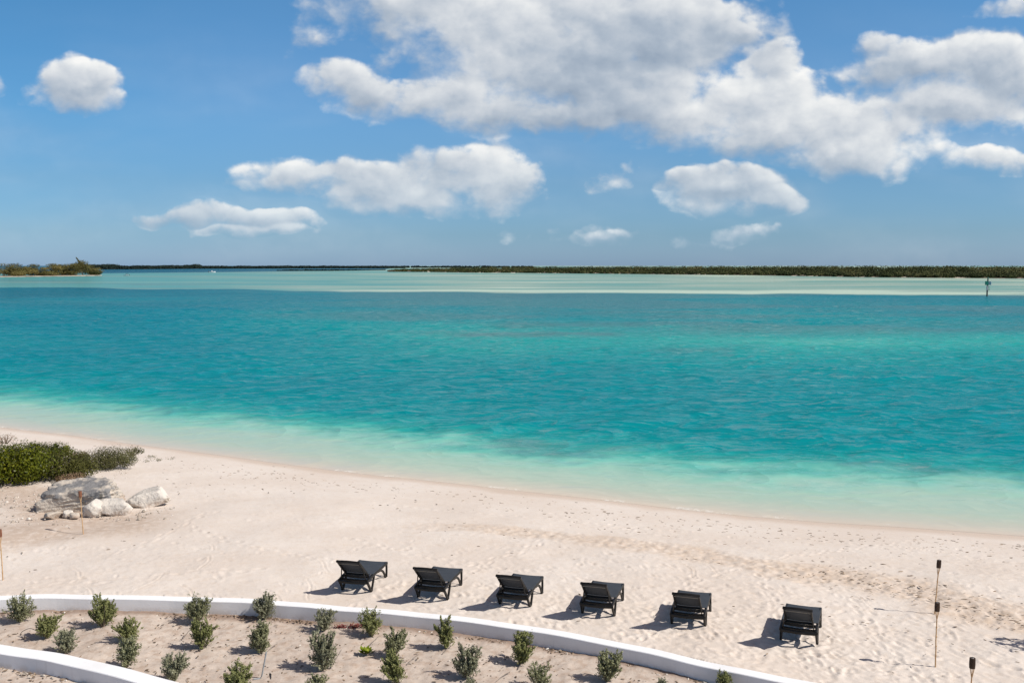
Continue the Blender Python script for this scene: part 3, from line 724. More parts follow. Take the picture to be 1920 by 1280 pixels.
for k, (x, wd, yt, lab) in enumerate(ISLET):
    if x + wd / 2 < 0: continue
    yb = np.interp(x, [a for a, b in I_SH], [b for a, b in I_SH]) - .8
    b = at(x, yb, SEA); d = b.xy.normalized(); Y0 = b.y + 5 + 7 * (k % 3)
    p = at_depth(x, yb, Y0); p.z = SEA + .22
    H = (HC + (HOR - yt) / F * Y0 - p.z) * 1.06; R = wd / 2 / F * Y0 * 2.1
    tree('shrubby_tree', p, H, R, 3000, .8, lab, 'trees on the sandy islet', 100 + k, M_islet_leaf, spike=1.0 if yt < 490 else 0)

# ------------------------------------------------------------------ channel marker, boats
M_green = simple_mat('marker_green', (0.0, 0.13, 0.085, 1), (0.005, 0.16, 0.11, 1), .45, 3)
M_white = simple_mat('painted_white', (0.75, 0.76, 0.75, 1), (0.66, 0.67, 0.66, 1), .4, 3)
M_pile = simple_mat('dark_pile', (0.03, 0.035, 0.035, 1), (0.05, 0.055, 0.05, 1), .7, 2)
M_galv = simple_mat('grey_metal', (0.30, 0.32, 0.33, 1), (0.38, 0.40, 0.41, 1), .5, 3)
mp_ = at(1850.5, 555.5, SEA); mk = empty('channel_marker', mp_, 0, 'dark navigation pile with green board standing alone in the pale shallows', 'channel marker')
k_ = mp_.y / F
b = MB(); b.tube([(0, 0, -1.2), (.02, 0, 1.5), (.1 * k_ * 8, 0, 33 * k_)], .19, 10, [1, 1, .9]); b.build('pile', M_pile, mk)
b = MB(); b.box((-.32, -.30, 24.8 * k_), (6.5 * k_, .06, 7.2 * k_)); b.build('green_board', M_green, mk, False, .01)
b = MB(); b.box((.62, -.1, 24.5 * k_), (.06, .9, 6.4 * k_), .5); b.build('white_board', M_white, mk, False, .01)
b = MB(); b.box((-.2, -.32, 15.5 * k_), (2.3 * k_, .22, 8.2 * k_)); b.build('equipment_box', M_galv, mk, False, .03)
for i in range(3):
    b = MB(); b.tube([(.05, -.22, (12 + i * 2.6) * k_), (.62, -.22, (12 + i * 2.6) * k_)], .05, 6); b.build('rung', M_pile, mk)
b = MB(); b.lathe([(.0, 0), (.14, 0), (.16, .2), (.1, .35), (0, .38)], 12, (.1 * k_ * 8, 0, 33 * k_)); b.build('lantern', M_green, mk)
def boat(px, py, length, heading, label, cover):
    p = at(px, py, SEA); t = empty('small_boat', p, heading, label, 'boat', 'small boats far out on the water')
    bm = MB(); n = 12; st = []
    for i in range(n):
        s_ = i / (n - 1); hw = length * .16 * (1 - max(0, (s_ - .45) / .55) ** 2.2) + .02; h = length * (.10 + .06 * s_); y = (s_ - .5) * length
        st.append([(-hw, y, h), (-hw * .75, y, -.12), (hw * .75, y, -.12), (hw, y, h), (hw * .82, y, h), (hw * .7, y, h * .45), (-hw * .7, y, h * .45), (-hw * .82, y, h)])
    V = [q for r_ in st for q in r_]; Fc = [(i * 8 + j, i * 8 + (j + 1) % 8, (i + 1) * 8 + (j + 1) % 8, (i + 1) * 8 + j) for i in range(n - 1) for j in range(8)]
    Fc += [tuple(range(7, -1, -1)), tuple((n - 1) * 8 + j for j in range(8))]
    bm.add(V, Fc); bm.build('hull', M_white, t)
    e = MB(); e.box((0, -length * .53, length * .12), (length * .1, length * .09, length * .2)); e.build('outboard_motor', M_pile, t, True, .03)
    c = MB(); c.box((0, -length * .05, length * .17), (length * .16, length * .14, length * .2)); c.build('console', M_white, t, True, .04)
    if cover:
        c = MB(); c.box((0, -length * .12, length * .36), (length * .28, length * .42, length * .035)); c.build('canopy', M_pile, t, True, .02)
        for a in (-1, 1):
            for q in (-.26, .05):
                c = MB(); c.tube([(a * length * .12, q * length, length * .1), (a * length * .12, q * length, length * .35)], length * .012, 6); c.build('canopy_post', M_galv, t)
    return t
boat(237, 516.6, 4.6, 1.45, 'tiny white boat with dark canopy moored beside the sandy islet', True)
boat(398, 510.6, 8.0, -1.50, 'tiny white speedboat running far out with a wake', False)
wk = MB(); p = at(398, 510.6, SEA); 
V = []; 
for i in range(14):
    s_ = i / 13; V += [(p.x - 5 - s_ * 13, p.y - .5 - s_ * 3.2 + .4 * math.sin(i * 2.1), SEA + .25 * (1 - s_) + .03), (p.x - 5 - s_ * 13, p.y + .5 + s_ * 3.2 + .4 * math.sin(i * 1.7), SEA + .25 * (1 - s_) + .03)]
wk.add(V, [(2 * i, 2 * i + 1, 2 * i + 3, 2 * i + 2) for i in range(13)])
set_props(wk.build('boat_wake', M_white), 'white foam wake trailing behind the speedboat', None, None, 'stuff')

# ------------------------------------------------------------------ sun loungers
M_frame = simple_mat('brown_black_plastic', (0.0075, 0.0062, 0.0055, 1), (0.011, 0.0092, 0.008, 1), .5, 14, .1, 300, .3)
def sling_mat():
    m, T = new_mat('charcoal_sling'); ps = T.n('ShaderNodeTexCoord').outputs['Object']
    c = T.mix(T.smooth(T.noise(ps, 5, 4, .6), .3, .7), (0.020, 0.023, 0.028, 1), (0.029, 0.033, 0.040, 1))
    b = T.n('ShaderNodeBsdfPrincipled'); T.L.new(c, b.inputs['Base Color']); b.inputs['Roughness'].default_value = .62; b.inputs['Sheen Weight'].default_value = .1; b.inputs['Specular IOR Level'].default_value = .3
    bn = T.n('ShaderNodeBump'); bn.inputs['Strength'].default_value = .3; bn.inputs['Distance'].default_value = .002
    T.L.new(T.noise(ps, 420, 2, .5), bn.inputs['Height']); T.L.new(bn.outputs[0], b.inputs['Normal']); out_surf(T, b.outputs[0]); return m
M_sling = sling_mat(); M_rodlight = simple_mat('tan_rod_highlight', (0.36, 0.31, 0.24, 1), (0.30, 0.25, 0.19, 1), .5, 20)  # the highlight on the sling rod's edge is put into its tan colour
HW = .325
def sheet(mb, fn, nu, nv, th=.008):
    V = []; 
    for k in (0, 1):
        for i in range(nu + 1):
            for j in range(nv + 1):
                p, n = fn(i / nu, j / nv); V.append(p - n * (th * k))
    w_ = nv + 1; o = (nu + 1) * w_; Fc = []
    for i in range(nu):
        for j in range(nv):
            a = i * w_ + j; Fc += [(a, a + 1, a + w_ + 1, a + w_), (o + a, o + a + w_, o + a + w_ + 1, o + a + 1)]
    for i in range(nu): Fc += [(i * w_, (i + 1) * w_, o + (i + 1) * w_, o + i * w_), (i * w_ + nv, o + i * w_ + nv, o + (i + 1) * w_ + nv, (i + 1) * w_ + nv)]
    for j in range(nv): Fc += [(j, o + j, o + j + 1, j + 1), (nu * w_ + j, nu * w_ + j + 1, o + nu * w_ + j + 1, o + nu * w_ + j)]
    mb.add(V, Fc)
def make_lounger():
    t = empty('sun_lounger')
    X = (1, 0, 0)
    for s in (-1, 1):
        b = MB(); b.sweep(curve_pts([(s * HW, -.30, .285), (s * HW, -.12, .315), (s * HW, .15, .335), (s * HW, .6, .34), (s * HW, .94, .345), (s * HW, .985, .33)], 5), .052, .07, X); b.build('side_rail', M_frame, t)
        b = MB()
        b.sweep(curve_pts([(s * HW, -.27, .28), (s * (HW + .005), -.17, .15), (s * (HW + .01), -.07, .022)], 5), .046, .062, X)
        b.sweep(curve_pts([(s * (HW + .012), -.05, .022), (s * (HW + .006), .05, .15), (s * HW, .15, .30)], 5), .046, .062, X)
        b.sweep([(s * (HW + .011), -.10, .018), (s * (HW + .011), -.02, .018)], .05, .036, X); b.build('rear_leg', M_frame, t)
        b = MB()
        b.sweep(curve_pts([(s * HW, .965, .34), (s * (HW + .005), .955, .18), (s * (HW + .01), .925, .02)], 5), .046, .062, X)
        b.sweep(curve_pts([(s * HW, .40, .315), (s * HW, .56, .295), (s * (HW + .003), .70, .235), (s * (HW + .006), .79, .15), (s * (HW + .01), .875, .02)], 5), .044, .05, X)
        b.sweep([(s * (HW + .01), .86, .018), (s * (HW + .01), .94, .018)], .05, .036, X); b.build('front_leg', M_frame, t)
    for nm, y, z, hh in (('hinge_bar', .03, .30, .05), ('middle_bar', -.15, .285, .045), ('end_bar', -.30, .28, .066), ('front_bar', .975, .325, .06)):
        b = MB(); b.sweep([(-HW, y, z), (-HW * .5, y - .012, z - .006), (0, y - .018, z - .008), (HW * .5, y - .012, z - .006), (HW, y, z)], hh * .7, hh, (0, 1, 0)); b.build(nm, M_frame, t)
    b = MB()
    def f(u, v):
        x = (u - .5) * 2 * (HW + .018); y = .03 + v * .94; sag = -.012 * (1 - (2 * u - 1) ** 2)
        return Vector((x, y, .376 + sag + .004 * v)), Vector((0, 0, 1))
    sheet(b, f, 8, 12); b.build('seat_sling', M_sling, t)
    # backrest leaning back towards the head end
    ang = math.radians(39); ca, sa = math.cos(ang), math.sin(ang); L = .745; bw = .248; o = Vector((0, .0, .345))
    bp = lambda x, l, d: o + Vector((x, -l * ca + d * sa, l * sa + d * ca))
    back = MB()
    for s in (-1, 1): back.sweep([bp(s * bw, 0, 0), bp(s * bw, L * .5, -.012), bp(s * bw, L - .02, 0)], .036, .045, X)
    back.sweep([bp(-bw - .022, L - .02, 0), bp(-bw * .5, L, 0), bp(0, L + .006, 0), bp(bw * .5, L, 0), bp(bw + .022, L - .02, 0)], .042, .046, (0, -ca, sa))
    back.sweep([bp(-bw, .07, -.01), bp(0, .06, -.012), bp(bw, .07, -.01)], .045, .05, (0, -ca, sa))
    bo = back.build('backrest', M_frame, t)
    b = MB(); nr = Vector((0, sa, ca))
    def fb(u, v):
        x = (u - .5) * 2 * (bw + .012); l = .10 + v * (L - .11); return bp(x, l, .030 - .012 * (1 - (2 * u - 1) ** 2)), nr
    sheet(b, fb, 8, 10); b.build('back_sling', M_sling, bo)
    b = MB(); b.tube([bp(-bw + .01, L - .065, -.034), bp(0, L - .058, -.034), bp(bw - .01, L - .065, -.034)], .0055, 6); b.build('rod_edge_highlight', M_rodlight, bo)  # sling rod edge behind the top, coloured as its own highlight
    for s in (-1, 1):
        b = MB(); b.sweep([bp(s * (bw - .0), .40, -.03), Vector((s * (HW - .035), -.26, .30))], .022, .03, X); b.build('stay', M_frame, t)
    return t
def dup(root, loc, rz):
    r = root.copy(); C.objects.link(r); r.location = loc; r.rotation_euler = (0, 0, rz)
    for ch in list(root.children):
        c = ch.copy(); C.objects.link(c); c.parent = r
        for gch in list(ch.children):
            d = gch.copy(); C.objects.link(d); d.parent = c
    return r
LG = [(669.5,1106,12.5,'black sun lounger at the far end of the row, the one nearest the boulder'),
      (812,1120,14.5,'second black sun lounger from the end of the row that points at the boulder'),
      (966,1135.5,16.5,'third black sun lounger in the row counting from the boulder end'),
      (1122,1151,16.7,'fourth black sun lounger in the row counting from the boulder end'),
      (1291,1171.5,17.0,'fifth black sun lounger, beside the last one before the torches'),
      (1498,1201,21.0,'last black sun lounger of the row, the one nearest the two slim torches')]
proto = make_lounger()
for k, (x, y, a, lab) in enumerate(LG):
    p = on_ground(x, y); rz = -math.radians(a); p = p - Matrix.Rotation(rz, 3, 'Z') @ Vector((0, -.06, 0)); p.z = -.012
    o = proto if k == 0 else dup(proto, p, rz)
    o.location = p; o.rotation_euler = (0, 0, rz); set_props(o, lab, 'sun lounger', 'black sun loungers in a row on the sand')

# ------------------------------------------------------------------ bamboo torches
M_bamboo = simple_mat('bamboo_cane', (0.42, 0.25, 0.12, 1), (0.55, 0.36, 0.19, 1), .55, 9)
M_can = simple_mat('dark_woven_cane', (0.045, 0.024, 0.014, 1), (0.075, 0.04, 0.022, 1), .6, 40, .5, 200)
M_canred = simple_mat('red_brown_cane', (0.19, 0.075, 0.04, 1), (0.25, 0.105, 0.055, 1), .6, 40, .5, 200)
M_tin = simple_mat('torch_tin', (0.16, 0.15, 0.14, 1), (0.22, 0.2, 0.19, 1), .4, 10)
def torch(px, py, tx, ty, label, red=False, scale=1.0, base=None):
    p = on_ground(px, py) if base is None else base; t = empty('bamboo_torch', p, 0, label, 'torch', 'bamboo torches stuck in the sand')
    top = at_depth(tx, ty, p.y) - p; H = top.z; ax = top.normalized(); r = random.Random(int(px))
    ch = .165 * scale; L = top.length; l0 = L - ch - .12 * scale
    pt = lambda l, o=0: ax * l + Vector((o * 6 * (l / L) * (1 - l / L) * .005, 0, 0))
    b = MB(); b.tube([pt(-.25)] + [pt(l0 * i / 6, r.uniform(-1, 1)) for i in range(7)], .0115 * scale, 8, [1.1] + [1.1 - .25 * i / 6 for i in range(7)])
    for i in range(1, 5): b.tube([pt(l0 * i / 5 - .008), pt(l0 * i / 5 + .008)], .0155 * scale, 8)
    b.build('pole', M_bamboo, t)
    b = MB(); sd_ = Vector((1, 0, 0)); fw = ax.cross(sd_).normalized()
    for k in range(6):
        a = 6.283 * k / 6 + .3; d = sd_ * math.cos(a) + fw * math.sin(a)
        b.tube([pt(l0 - .02) + d * .008, pt(l0 + .06) + d * .022 * scale, pt(l0 + .13) + d * .036 * scale, pt(l0 + .125 + ch * .5) + d * .038 * scale], .0042 * scale, 5)
    b.build('splints', M_bamboo, t)
    b = MB(); o = pt(L - ch); rr = .040 * scale; n = 18
    b.lathe([(rr * .55, .0), (rr * .9, 0), (rr * .98, ch * .06), (rr * 1.03, ch * .3), (rr * 1.03, ch * .7), (rr * .98, ch * .94), (rr * .93, ch), (rr * .8, ch), (rr * .78, ch * .75), (0, ch * .75)], n, o, ax)
    for k in range(n):
        a = 6.283 * k / n; d = sd_ * math.cos(a) + fw * math.sin(a)
        b.tube([o + d * rr * .98 + ax * ch * .02, o + d * rr * 1.05 + ax * ch * .5, o + d * rr * .97 + ax * ch], .0045 * scale, 5)
    cn = b.build('canister', M_canred if red else M_can, t)
    b = MB(); b.lathe([(rr * .70, ch * .9), (rr * .70, ch * .965), (rr * .2, ch * .985), (rr * .14, ch * 1.0), (rr * .14, ch * 1.1), (0, ch * 1.1)], 12, o, ax); b.build('oil_tin', M_tin, cn)
torch(1752.5, 1149, 1761, 1049.5, 'slim dark topped torch standing directly beyond another torch, beside the churned sand')
torch(1754, 1246, 1757.5, 1128.5, 'full length dark topped torch between the last lounger and the cut off torch')
torch(1818, 1374, 1823.5, 1232.5, 'dark topped torch whose pole is cut off by the bottom edge of the photo', base=at(1818, 1374, ZSOIL + .23))
torch(156, 1000, 150, 920, 'red brown topped torch standing in front of the boulder', True)
torch(5.5, 1087, -1, 992, 'red brown topped torch at the photo edge, nearer than the boulder', True, 1.05)
sp_ = on_ground(160, 878); st = MB(); st.sweep([(0, 0, -.2), (0.005, 0, .12), (-.02, 0, .26)], .06, .03, (1, 0, 0)); so_ = st.build('wooden_stake', simple_mat('pale_stake_wood', (0.52, 0.36, 0.22, 1), (0.6, 0.44, 0.28, 1), .8, 12), None, True)
so_.location = sp_; set_props(so_, 'short pale wooden stake at the edge of the bushes above the boulder', 'stake')

# ------------------------------------------------------------------ rocks
def rock_mat(name, white, grey, dark, lo, hi, low_warm=.5):
    m, T = new_mat(name); tc_ = T.n('ShaderNodeTexCoord'); ps = tc_.outputs['Object']
    n = T.noise(ps, 1.6, 6, .62); n2 = T.noise(ps, 6, 6, .65); 
    zz = T.sep(ps)[2]
    cov = T.m('ADD', n, T.m('MULTIPLY', zz, .5))
    c = T.mix(T.smooth(cov, lo, hi), white, grey)
    c = T.mix(T.smooth(n2, .56, .72, 0, .75), c, dark)
    c = T.mix(T.smooth(T.noise(ps, 2.6, 5, .6), .60, .70, 0, .7), c, (0.075, 0.068, 0.045, 1))
    c = T.mix(T.m('MULTIPLY', T.smooth(zz, .22, -.02), T.smooth(n2, .4, .6, .1, low_warm)), c, (0.33, 0.21, 0.14, 1))
    b = T.n('ShaderNodeBsdfPrincipled'); T.L.new(c, b.inputs['Base Color']); b.inputs['Roughness'].default_value = .95; b.inputs['Specular IOR Level'].default_value = .1
    bn = T.n('ShaderNodeBump'); bn.inputs['Strength'].default_value = .7; bn.inputs['Distance'].default_value = .05
    T.L.new(T.m('ADD', T.noise(ps, 7, 7, .65), T.m('MULTIPLY', T.voro(ps, 9, 2), .35)), bn.inputs['Height']); T.L.new(bn.outputs[0], b.inputs['Normal']); out_surf(T, b.outputs[0]); return m
M_boulder = rock_mat('grey_limestone', (0.47, 0.415, 0.355, 1), (0.20, 0.195, 0.195, 1), (0.17, 0.16, 0.15, 1), .72, .84)
M_pale = rock_mat('white_limestone', (0.60, 0.55, 0.49, 1), (0.42, 0.39, 0.36, 1), (0.26, 0.24, 0.23, 1), .58, .85)
ICO = {}
def rock(name, loc, dims, planes, seed, mat, label, group, rz=0.0, amp=.05, sub=5, tilt=(0, 0), jit=.26, pmin=.74):
    if sub not in ICO:
        bm = bmesh.new(); bmesh.ops.create_icosphere(bm, subdivisions=sub, radius=1); ICO[sub] = (np.array([v.co[:] for v in bm.verts]), np.array([[v.index for v in f.verts] for f in bm.faces])); bm.free()
    d, Fc = ICO[sub]; r = np.random.default_rng(seed)
    pn = unit(planes, r); pn[:, 2] = pn[:, 2] * .8; pn /= np.linalg.norm(pn, axis=1, keepdims=True); pd = r.uniform(pmin, pmin + .26, planes); bx = np.array([[1,0,0],[-1,0,0],[0,1,0],[0,-1,0],[0,0,1],[0,0,-1.]]) + r.normal(0, jit, (6, 3)); bx /= np.linalg.norm(bx, axis=1, keepdims=True); pn = np.concatenate([pn, bx]); pd = np.concatenate([pd, r.uniform(.66, .88, 6)])
    q = np.maximum(d @ pn.T, 1e-3); rad = pd / q; rad = np.concatenate([rad, np.full((len(d), 1), 1.25)], 1)
    k = 34.0; rad = -np.log(np.exp(-k * np.minimum(rad, 4)).sum(1)) / k
    p = d * rad[:, None]
    nz = (fbm(p[:, 0] * 2.2 + p[:, 2] * 1.3 + seed, p[:, 1] * 2.2 - p[:, 2] * 1.1, 5, seed) - .5)
    nz2 = np.abs(fbm(p[:, 0] * 5 - p[:, 2] * 4 + seed, p[:, 1] * 5 + p[:, 2] * 4.4, 4, seed + 5) - .5)
    p = p * (1 + amp * 3 * nz - amp * 2.2 * nz2)[:, None]
    p = (p / np.abs(p).max(0)) * (np.array(dims) / 2)
    p[:, 2] += dims[2] * .28; me = poly_mesh(name, p, Fc)
    o = link(name, me, mat); o.location = loc; o.rotation_euler = (tilt[0], tilt[1], rz); return set_props(o, label, 'rock', group)
GR = 'rocks at the edge of the bushes'
def rk(px, py, dims, **kw): p = on_ground(px, py); p.z -= .05; return p
rock('boulder', at_depth(156, 950, 29.25) * 1.0, (2.42, 1.25, 1.02), 10, 44, M_boulder, 'largest grey topped boulder, at the edge of the bushes behind a torch', GR, .16, .10, 6, (.22, -.03), .07, .98).location.z = -.03
rock('boulder', on_ground(279, 946), (1.36, .78, .62), 16, 7, M_pale, 'long white boulder lying beside the largest one', GR, .28, .05, 5, (0, -.12))
rock('rock', on_ground(212, 961), (.86, .6, .56), 14, 12, M_pale, 'rounded white rock resting between the two boulders', GR, .3, .05, 4, (0, .15))
rock('rock', on_ground(182, 963), (.60, .45, .66), 14, 22, M_pale, 'upright pale wedge of rock leaning on the front of the largest boulder', GR, .8, .05, 4, (.1, -.5))
rock('rock', on_ground(233, 961), (.55, .42, .38), 14, 24, M_pale, 'low white rock in front of the long white boulder', GR, .2, .05, 4)
rock('rock', on_ground(165, 965), (.36, .28, .26), 7, 25, M_pale, 'small white stone beside the wedge of rock', GR, .5, .05, 3)
rock('rock', on_ground(140, 970), (.3, .24, .18), 7, 26, M_boulder, 'small dark stone just in front of the torch by the boulder', GR, .1, .05, 3)
rock('rock', on_ground(98, 969), (.62, .36, .22), 11, 27, M_boulder, 'broken stone at the shaded end of the largest boulder', GR, .9, .05, 4)
rock('rock', on_ground(128, 968), (.3, .24, .24), 11, 37, M_pale, 'flat broken stone under the pale front of the largest boulder', GR, .4, .05, 4)

# ------------------------------------------------------------------ planted shrubs
M_stem = simple_mat('shrub_stem', (0.16, 0.125, 0.095, 1), (0.22, 0.18, 0.14, 1), .9, 20)
M_lf = [leaf_mat('silver_green_leaves', (0.135, 0.142, 0.072, 1), (0.265, 0.27, 0.15, 1), (0.40, 0.395, 0.26, 1), .25),
        leaf_mat('mid_green_leaves', (0.118, 0.132, 0.048, 1), (0.24, 0.25, 0.098, 1), (0.37, 0.37, 0.17, 1), .25),
        leaf_mat('grey_green_leaves', (0.15, 0.155, 0.098, 1), (0.285, 0.285, 0.185, 1), (0.42, 0.415, 0.295, 1), .25)]
def shrub(px, py, top, wpx, label, kind, seed, dense=1.0, lean=0.0):
    r = np.random.default_rng(seed); p = at(px, py, ZSOIL - .02); lean = r.normal(0, .09)
    k = p.y / F * (1 / math.cos(PITCH)); H = (py - top) * k * 1.02; Wd = wpx * k
    t = empty('young_shrub', p, r.uniform(0, 6.28), label, 'shrub', 'young shrubs planted in the bed between the white walls')
    t.rotation_euler[2] = 0
    st = MB(); Cn = []; Ax = []; Nn = []; Tn = []
    ns = int(r.integers(8, 12)); per = int(4400 * dense * (H / .5) / ns)
    for s in range(ns):
        a = 6.283 * s / ns + r.uniform(-.3, .3); reach = r.uniform(.25, 1.0) * Wd * .50; hh = H * (1.0 if s in (0, 3) else r.uniform(.62, .96)) * (1 - .18 * reach / (Wd * .43))
        e = np.array([math.cos(a) * reach + lean * H, math.sin(a) * reach, hh]); m_ = np.array([e[0] * .55, e[1] * .55, hh * .38])
        bez = lambda q: (2 * q * (1 - q))[:, None] * m_ + (q * q)[:, None] * e
        pts = bez(np.linspace(0, 1, 6)); st.tube([tuple(v) for v in pts], .009 * (H / .5), 5, [1.2, 1, .85, .65, .45, .2])
        q = r.beta(1.9, 1.25, per); c = bez(q)
        out = unit(per, r); spread = (.15 * (1.15 - q) ** .5 + .024)[:, None] * (Wd / .45)
        # side twigs bunch the leaves
        ntw = 14; tw = r.uniform(.15, 1, ntw); twd = unit(ntw, r); twd[:, 2] = np.abs(twd[:, 2]) * .8 + .35; wch = np.argmin(np.abs(q[:, None] - tw[None] + r.normal(0, .03, (per, ntw))), 1)
        along = r.random(per)[:, None]
        c = c + twd[wch] * along * spread * 1.15 + out * .016
        Cn.append(c); Ax.append(twd[wch] + out * .7 + [0, 0, .5]); Nn.append(out + [0, 0, .35])
        Tn.append(r.normal(.42, .18, per) + .25 * (along[:, 0] - .5) + r.normal(0, .08))
    st.build('stems', M_stem, t)
    Cn = np.concatenate(Cn); Cn[:, 2] = np.maximum(Cn[:, 2], .02)
    sc = (H / .5) ** .4
    me = leaf_mesh('foliage', Cn, np.concatenate(Nn), np.concatenate(Ax), r.uniform(.026, .048, len(Cn)) * sc, .018 * sc, np.concatenate(Tn))
    link('foliage', me, M_lf[kind], t)
SHR = [(38,1168,1111,50,'two lobed shrub, first along the upper white wall from the photo edge',0),
 (88,1198,1146,42,'stout shrub beside a thin arching hose, between the two white walls',1),
 (125,1225,1177,44,'pale grey shrub touching the back of the near white wall, next to the stout one',2),
 (194,1176,1113,50,'tall full shrub against the upper wall, second along it from the photo edge',1),
 (243,1206,1157,50,'shrub half hidden behind its twin, near the bend of the lower wall',1),
 (236,1254,1193,52,'front shrub of the overlapping pair by the near white wall',0),
 (371,1168,1114,50,'forked top shrub at the upper wall with another shrub touching its foot',0),
 (380,1217,1160,52,'dark full shrub directly in front of the forked top one',1),
 (326,1279,1222,56,'broad grey shrub behind the end of the near white wall',2),
 (452,1304,1238,50,'yellow green shrub cut by the bottom edge, beside the grey irrigation pipe',1),
 (497,1161,1110,44,'feathery shrub at the upper wall below the gap before the first lounger',2),
 (490,1226,1164,46,'shrub at the top end of the grey irrigation pipe',0),
 (608,1184,1140,40,'shrub below the first lounger, its foot hidden by the tallest shrub',2),
 (606,1259,1176,58,'tallest silvery shrub with bare twigs at one side',2),
 (698,1194,1139,50,'open stemmed shrub by the upper wall next to the red creeper',1),
 (738,1232,1175,44,'dark shrub just past the bright yellow green seedling',0),
 (747,1282,1213,42,'slender shrub overlapping the dark one, near the bottom edge',1),
 (838,1217,1152,37,'narrow shrub at the upper wall under the second lounger',1),
 (876,1273,1205,54,'wide grey shrub with side shoots, below the third lounger',2),
 (590,1306,1262,40,'small shrub tip at the bottom edge below the tallest silvery shrub',0),
 (974,1245,1178,42,'upright shrub at the upper wall under the third lounger',1),
 (1014,1292,1241,48,'loose shrub cut by the bottom edge below the fourth lounger',0),
 (1137,1279,1213,50,'full shrub close to the upper wall under the fourth lounger',0),
 (1355,1300,1258,38,'last bright shrub against the upper wall under the fifth lounger',1),
 (884,1304,1268,24,'small grey sprig at the bottom edge in front of the wide grey shrub',2),
 (1241,1298,1272,30,'low sprig at the bottom edge between the last two wall shrubs',2)]
for k, (x, y, tp, wd, lab, kd) in enumerate(SHR): shrub(x, y, tp, wd, lab, kd, 300 + k, .75 if 'loose' in lab or 'open' in lab or 'two lobed' in lab else 1.0)

# small plants and bits in the bed
M_seed = leaf_mat('seedling_leaves', (0.10, 0.14, 0.008, 1), (0.20, 0.26, 0.02, 1), (0.34, 0.36, 0.05, 1), .3)
M_red = leaf_mat('red_creeper_leaves', (0.16, 0.035, 0.04, 1), (0.28, 0.07, 0.075, 1), (0.20, 0.13, 0.06, 1), .25)
def rosette(px, py, n, L, wd, h, mat, name, label, seed, cat, spread=.0):
    r = np.random.default_rng(seed); p = at(px, py, ZSOIL + .01); a = r.uniform(0, 6.28, n)
    ax = np.stack([np.cos(a), np.sin(a), r.uniform(.3, 1.2, n)], 1); c = ax / np.linalg.norm(ax, axis=1, keepdims=True) * L * .5
    if spread: c = c + np.stack([r.normal(0, spread, n), r.normal(0, spread * .35, n), r.uniform(0, h, n)], 1)
    me = leaf_mesh(name, c, np.stack([np.cos(a) * -.6, np.sin(a) * -.6, np.ones(n)], 1), ax, L * r.uniform(.7, 1.2, n), wd, r.uniform(0, 1, n))
    o = link(name, me, mat); o.location = p; set_props(o, label, cat)
rosette(687, 1226, 46, .15, .07, .05, M_seed, 'leafy_seedling', 'low bright yellow green seedling between the dark shrub and the tallest one', 1, 'seedling', .035)
rosette(668, 1177, 320, .05, .022, .06, M_red, 'red_creeper', 'larger patch of red creeper at the foot of the upper wall', 2, 'creeper', .12)
rosette(637, 1178, 140, .05, .022, .06, M_red, 'red_creeper', 'smaller patch of red creeper beside the shrub below the first lounger', 3, 'creeper', .07)
def polyline_obj(name, pts, r_, mat, label, cat, taper=None):
    b = MB(); b.tube(curve_pts(pts, 5), r_, 7, taper); set_props(b.build(name, mat), label, cat)
A_ = at(491, 1271, ZSOIL); z0 = A_
polyline_obj('irrigation_pipe', [z0 + Vector((-.14, -.05, .01)), z0 + Vector((-.02, 0, .012)), at_depth(494, 1250, z0.y) + Vector((0, 0, 0)), at_depth(499.5, 1221, z0.y)], .014, M_galv, 'grey upright irrigation pipe standing beside a shrub in the bed', 'pipe')
h0 = at(37, 1192, ZSOIL); h1 = at(76, 1190, ZSOIL)
M_hose = simple_mat('black_hose', (0.03, 0.028, 0.026, 1), (0.05, 0.045, 0.04, 1), .6, 5)
polyline_obj('drip_hose', [h0, h0.lerp(h1, .12) + Vector((0, 0, .09)), h0.lerp(h1, .5) + Vector((0, 0, .15)), h0.lerp(h1, .85) + Vector((0, 0, .08)), h1], .006, M_hose, 'thin dark hose arching out of the soil beside the stout shrub', 'hose')
polyline_obj('drip_hose', [at(505, 1262, ZSOIL), at(508, 1266, ZSOIL) + Vector((0, 0, .03)), at(507.5, 1273, ZSOIL)], .009, M_hose, 'short curved hose end lying near the grey irrigation pipe', 'hose')
M_twig = simple_mat('grey_twig', (0.17, 0.14, 0.12, 1), (0.26, 0.22, 0.19, 1), .9, 25)
for (x0, y0, x1, y1, hh, lab) in [(500,1222,520,1206,.05,'bent twig at the head of the grey irrigation pipe'),(618,1255,640,1217,.18,'bare grey twig sticking out of the tallest silvery shrub'),
        (691,1212,711,1192,.05,'thin stick lying between the seedling and the open stemmed shrub'),(763,1245,784,1227,.06,'dry stick leaning out of the slender shrub'),(829,1226,846,1210,.03,'short stick at the foot of the narrow shrub under the second lounger'),
        (343,1197,356,1180,.10,'thin stick beside the dark full shrub'),(928,1279,956,1259,.02,'long stick lying on the soil near the upright wall shrub'),(971,1254,985,1236,.03,'short stick at the foot of the upright wall shrub')]:
    a = at(x0, y0, ZSOIL + .01); b_ = at(x1, y1, ZSOIL + hh); m_ = a.lerp(b_, .5) + Vector((.02, .01, .03))
    polyline_obj('twig', [a, m_, b_], .008, M_twig, lab, 'twig', None); 

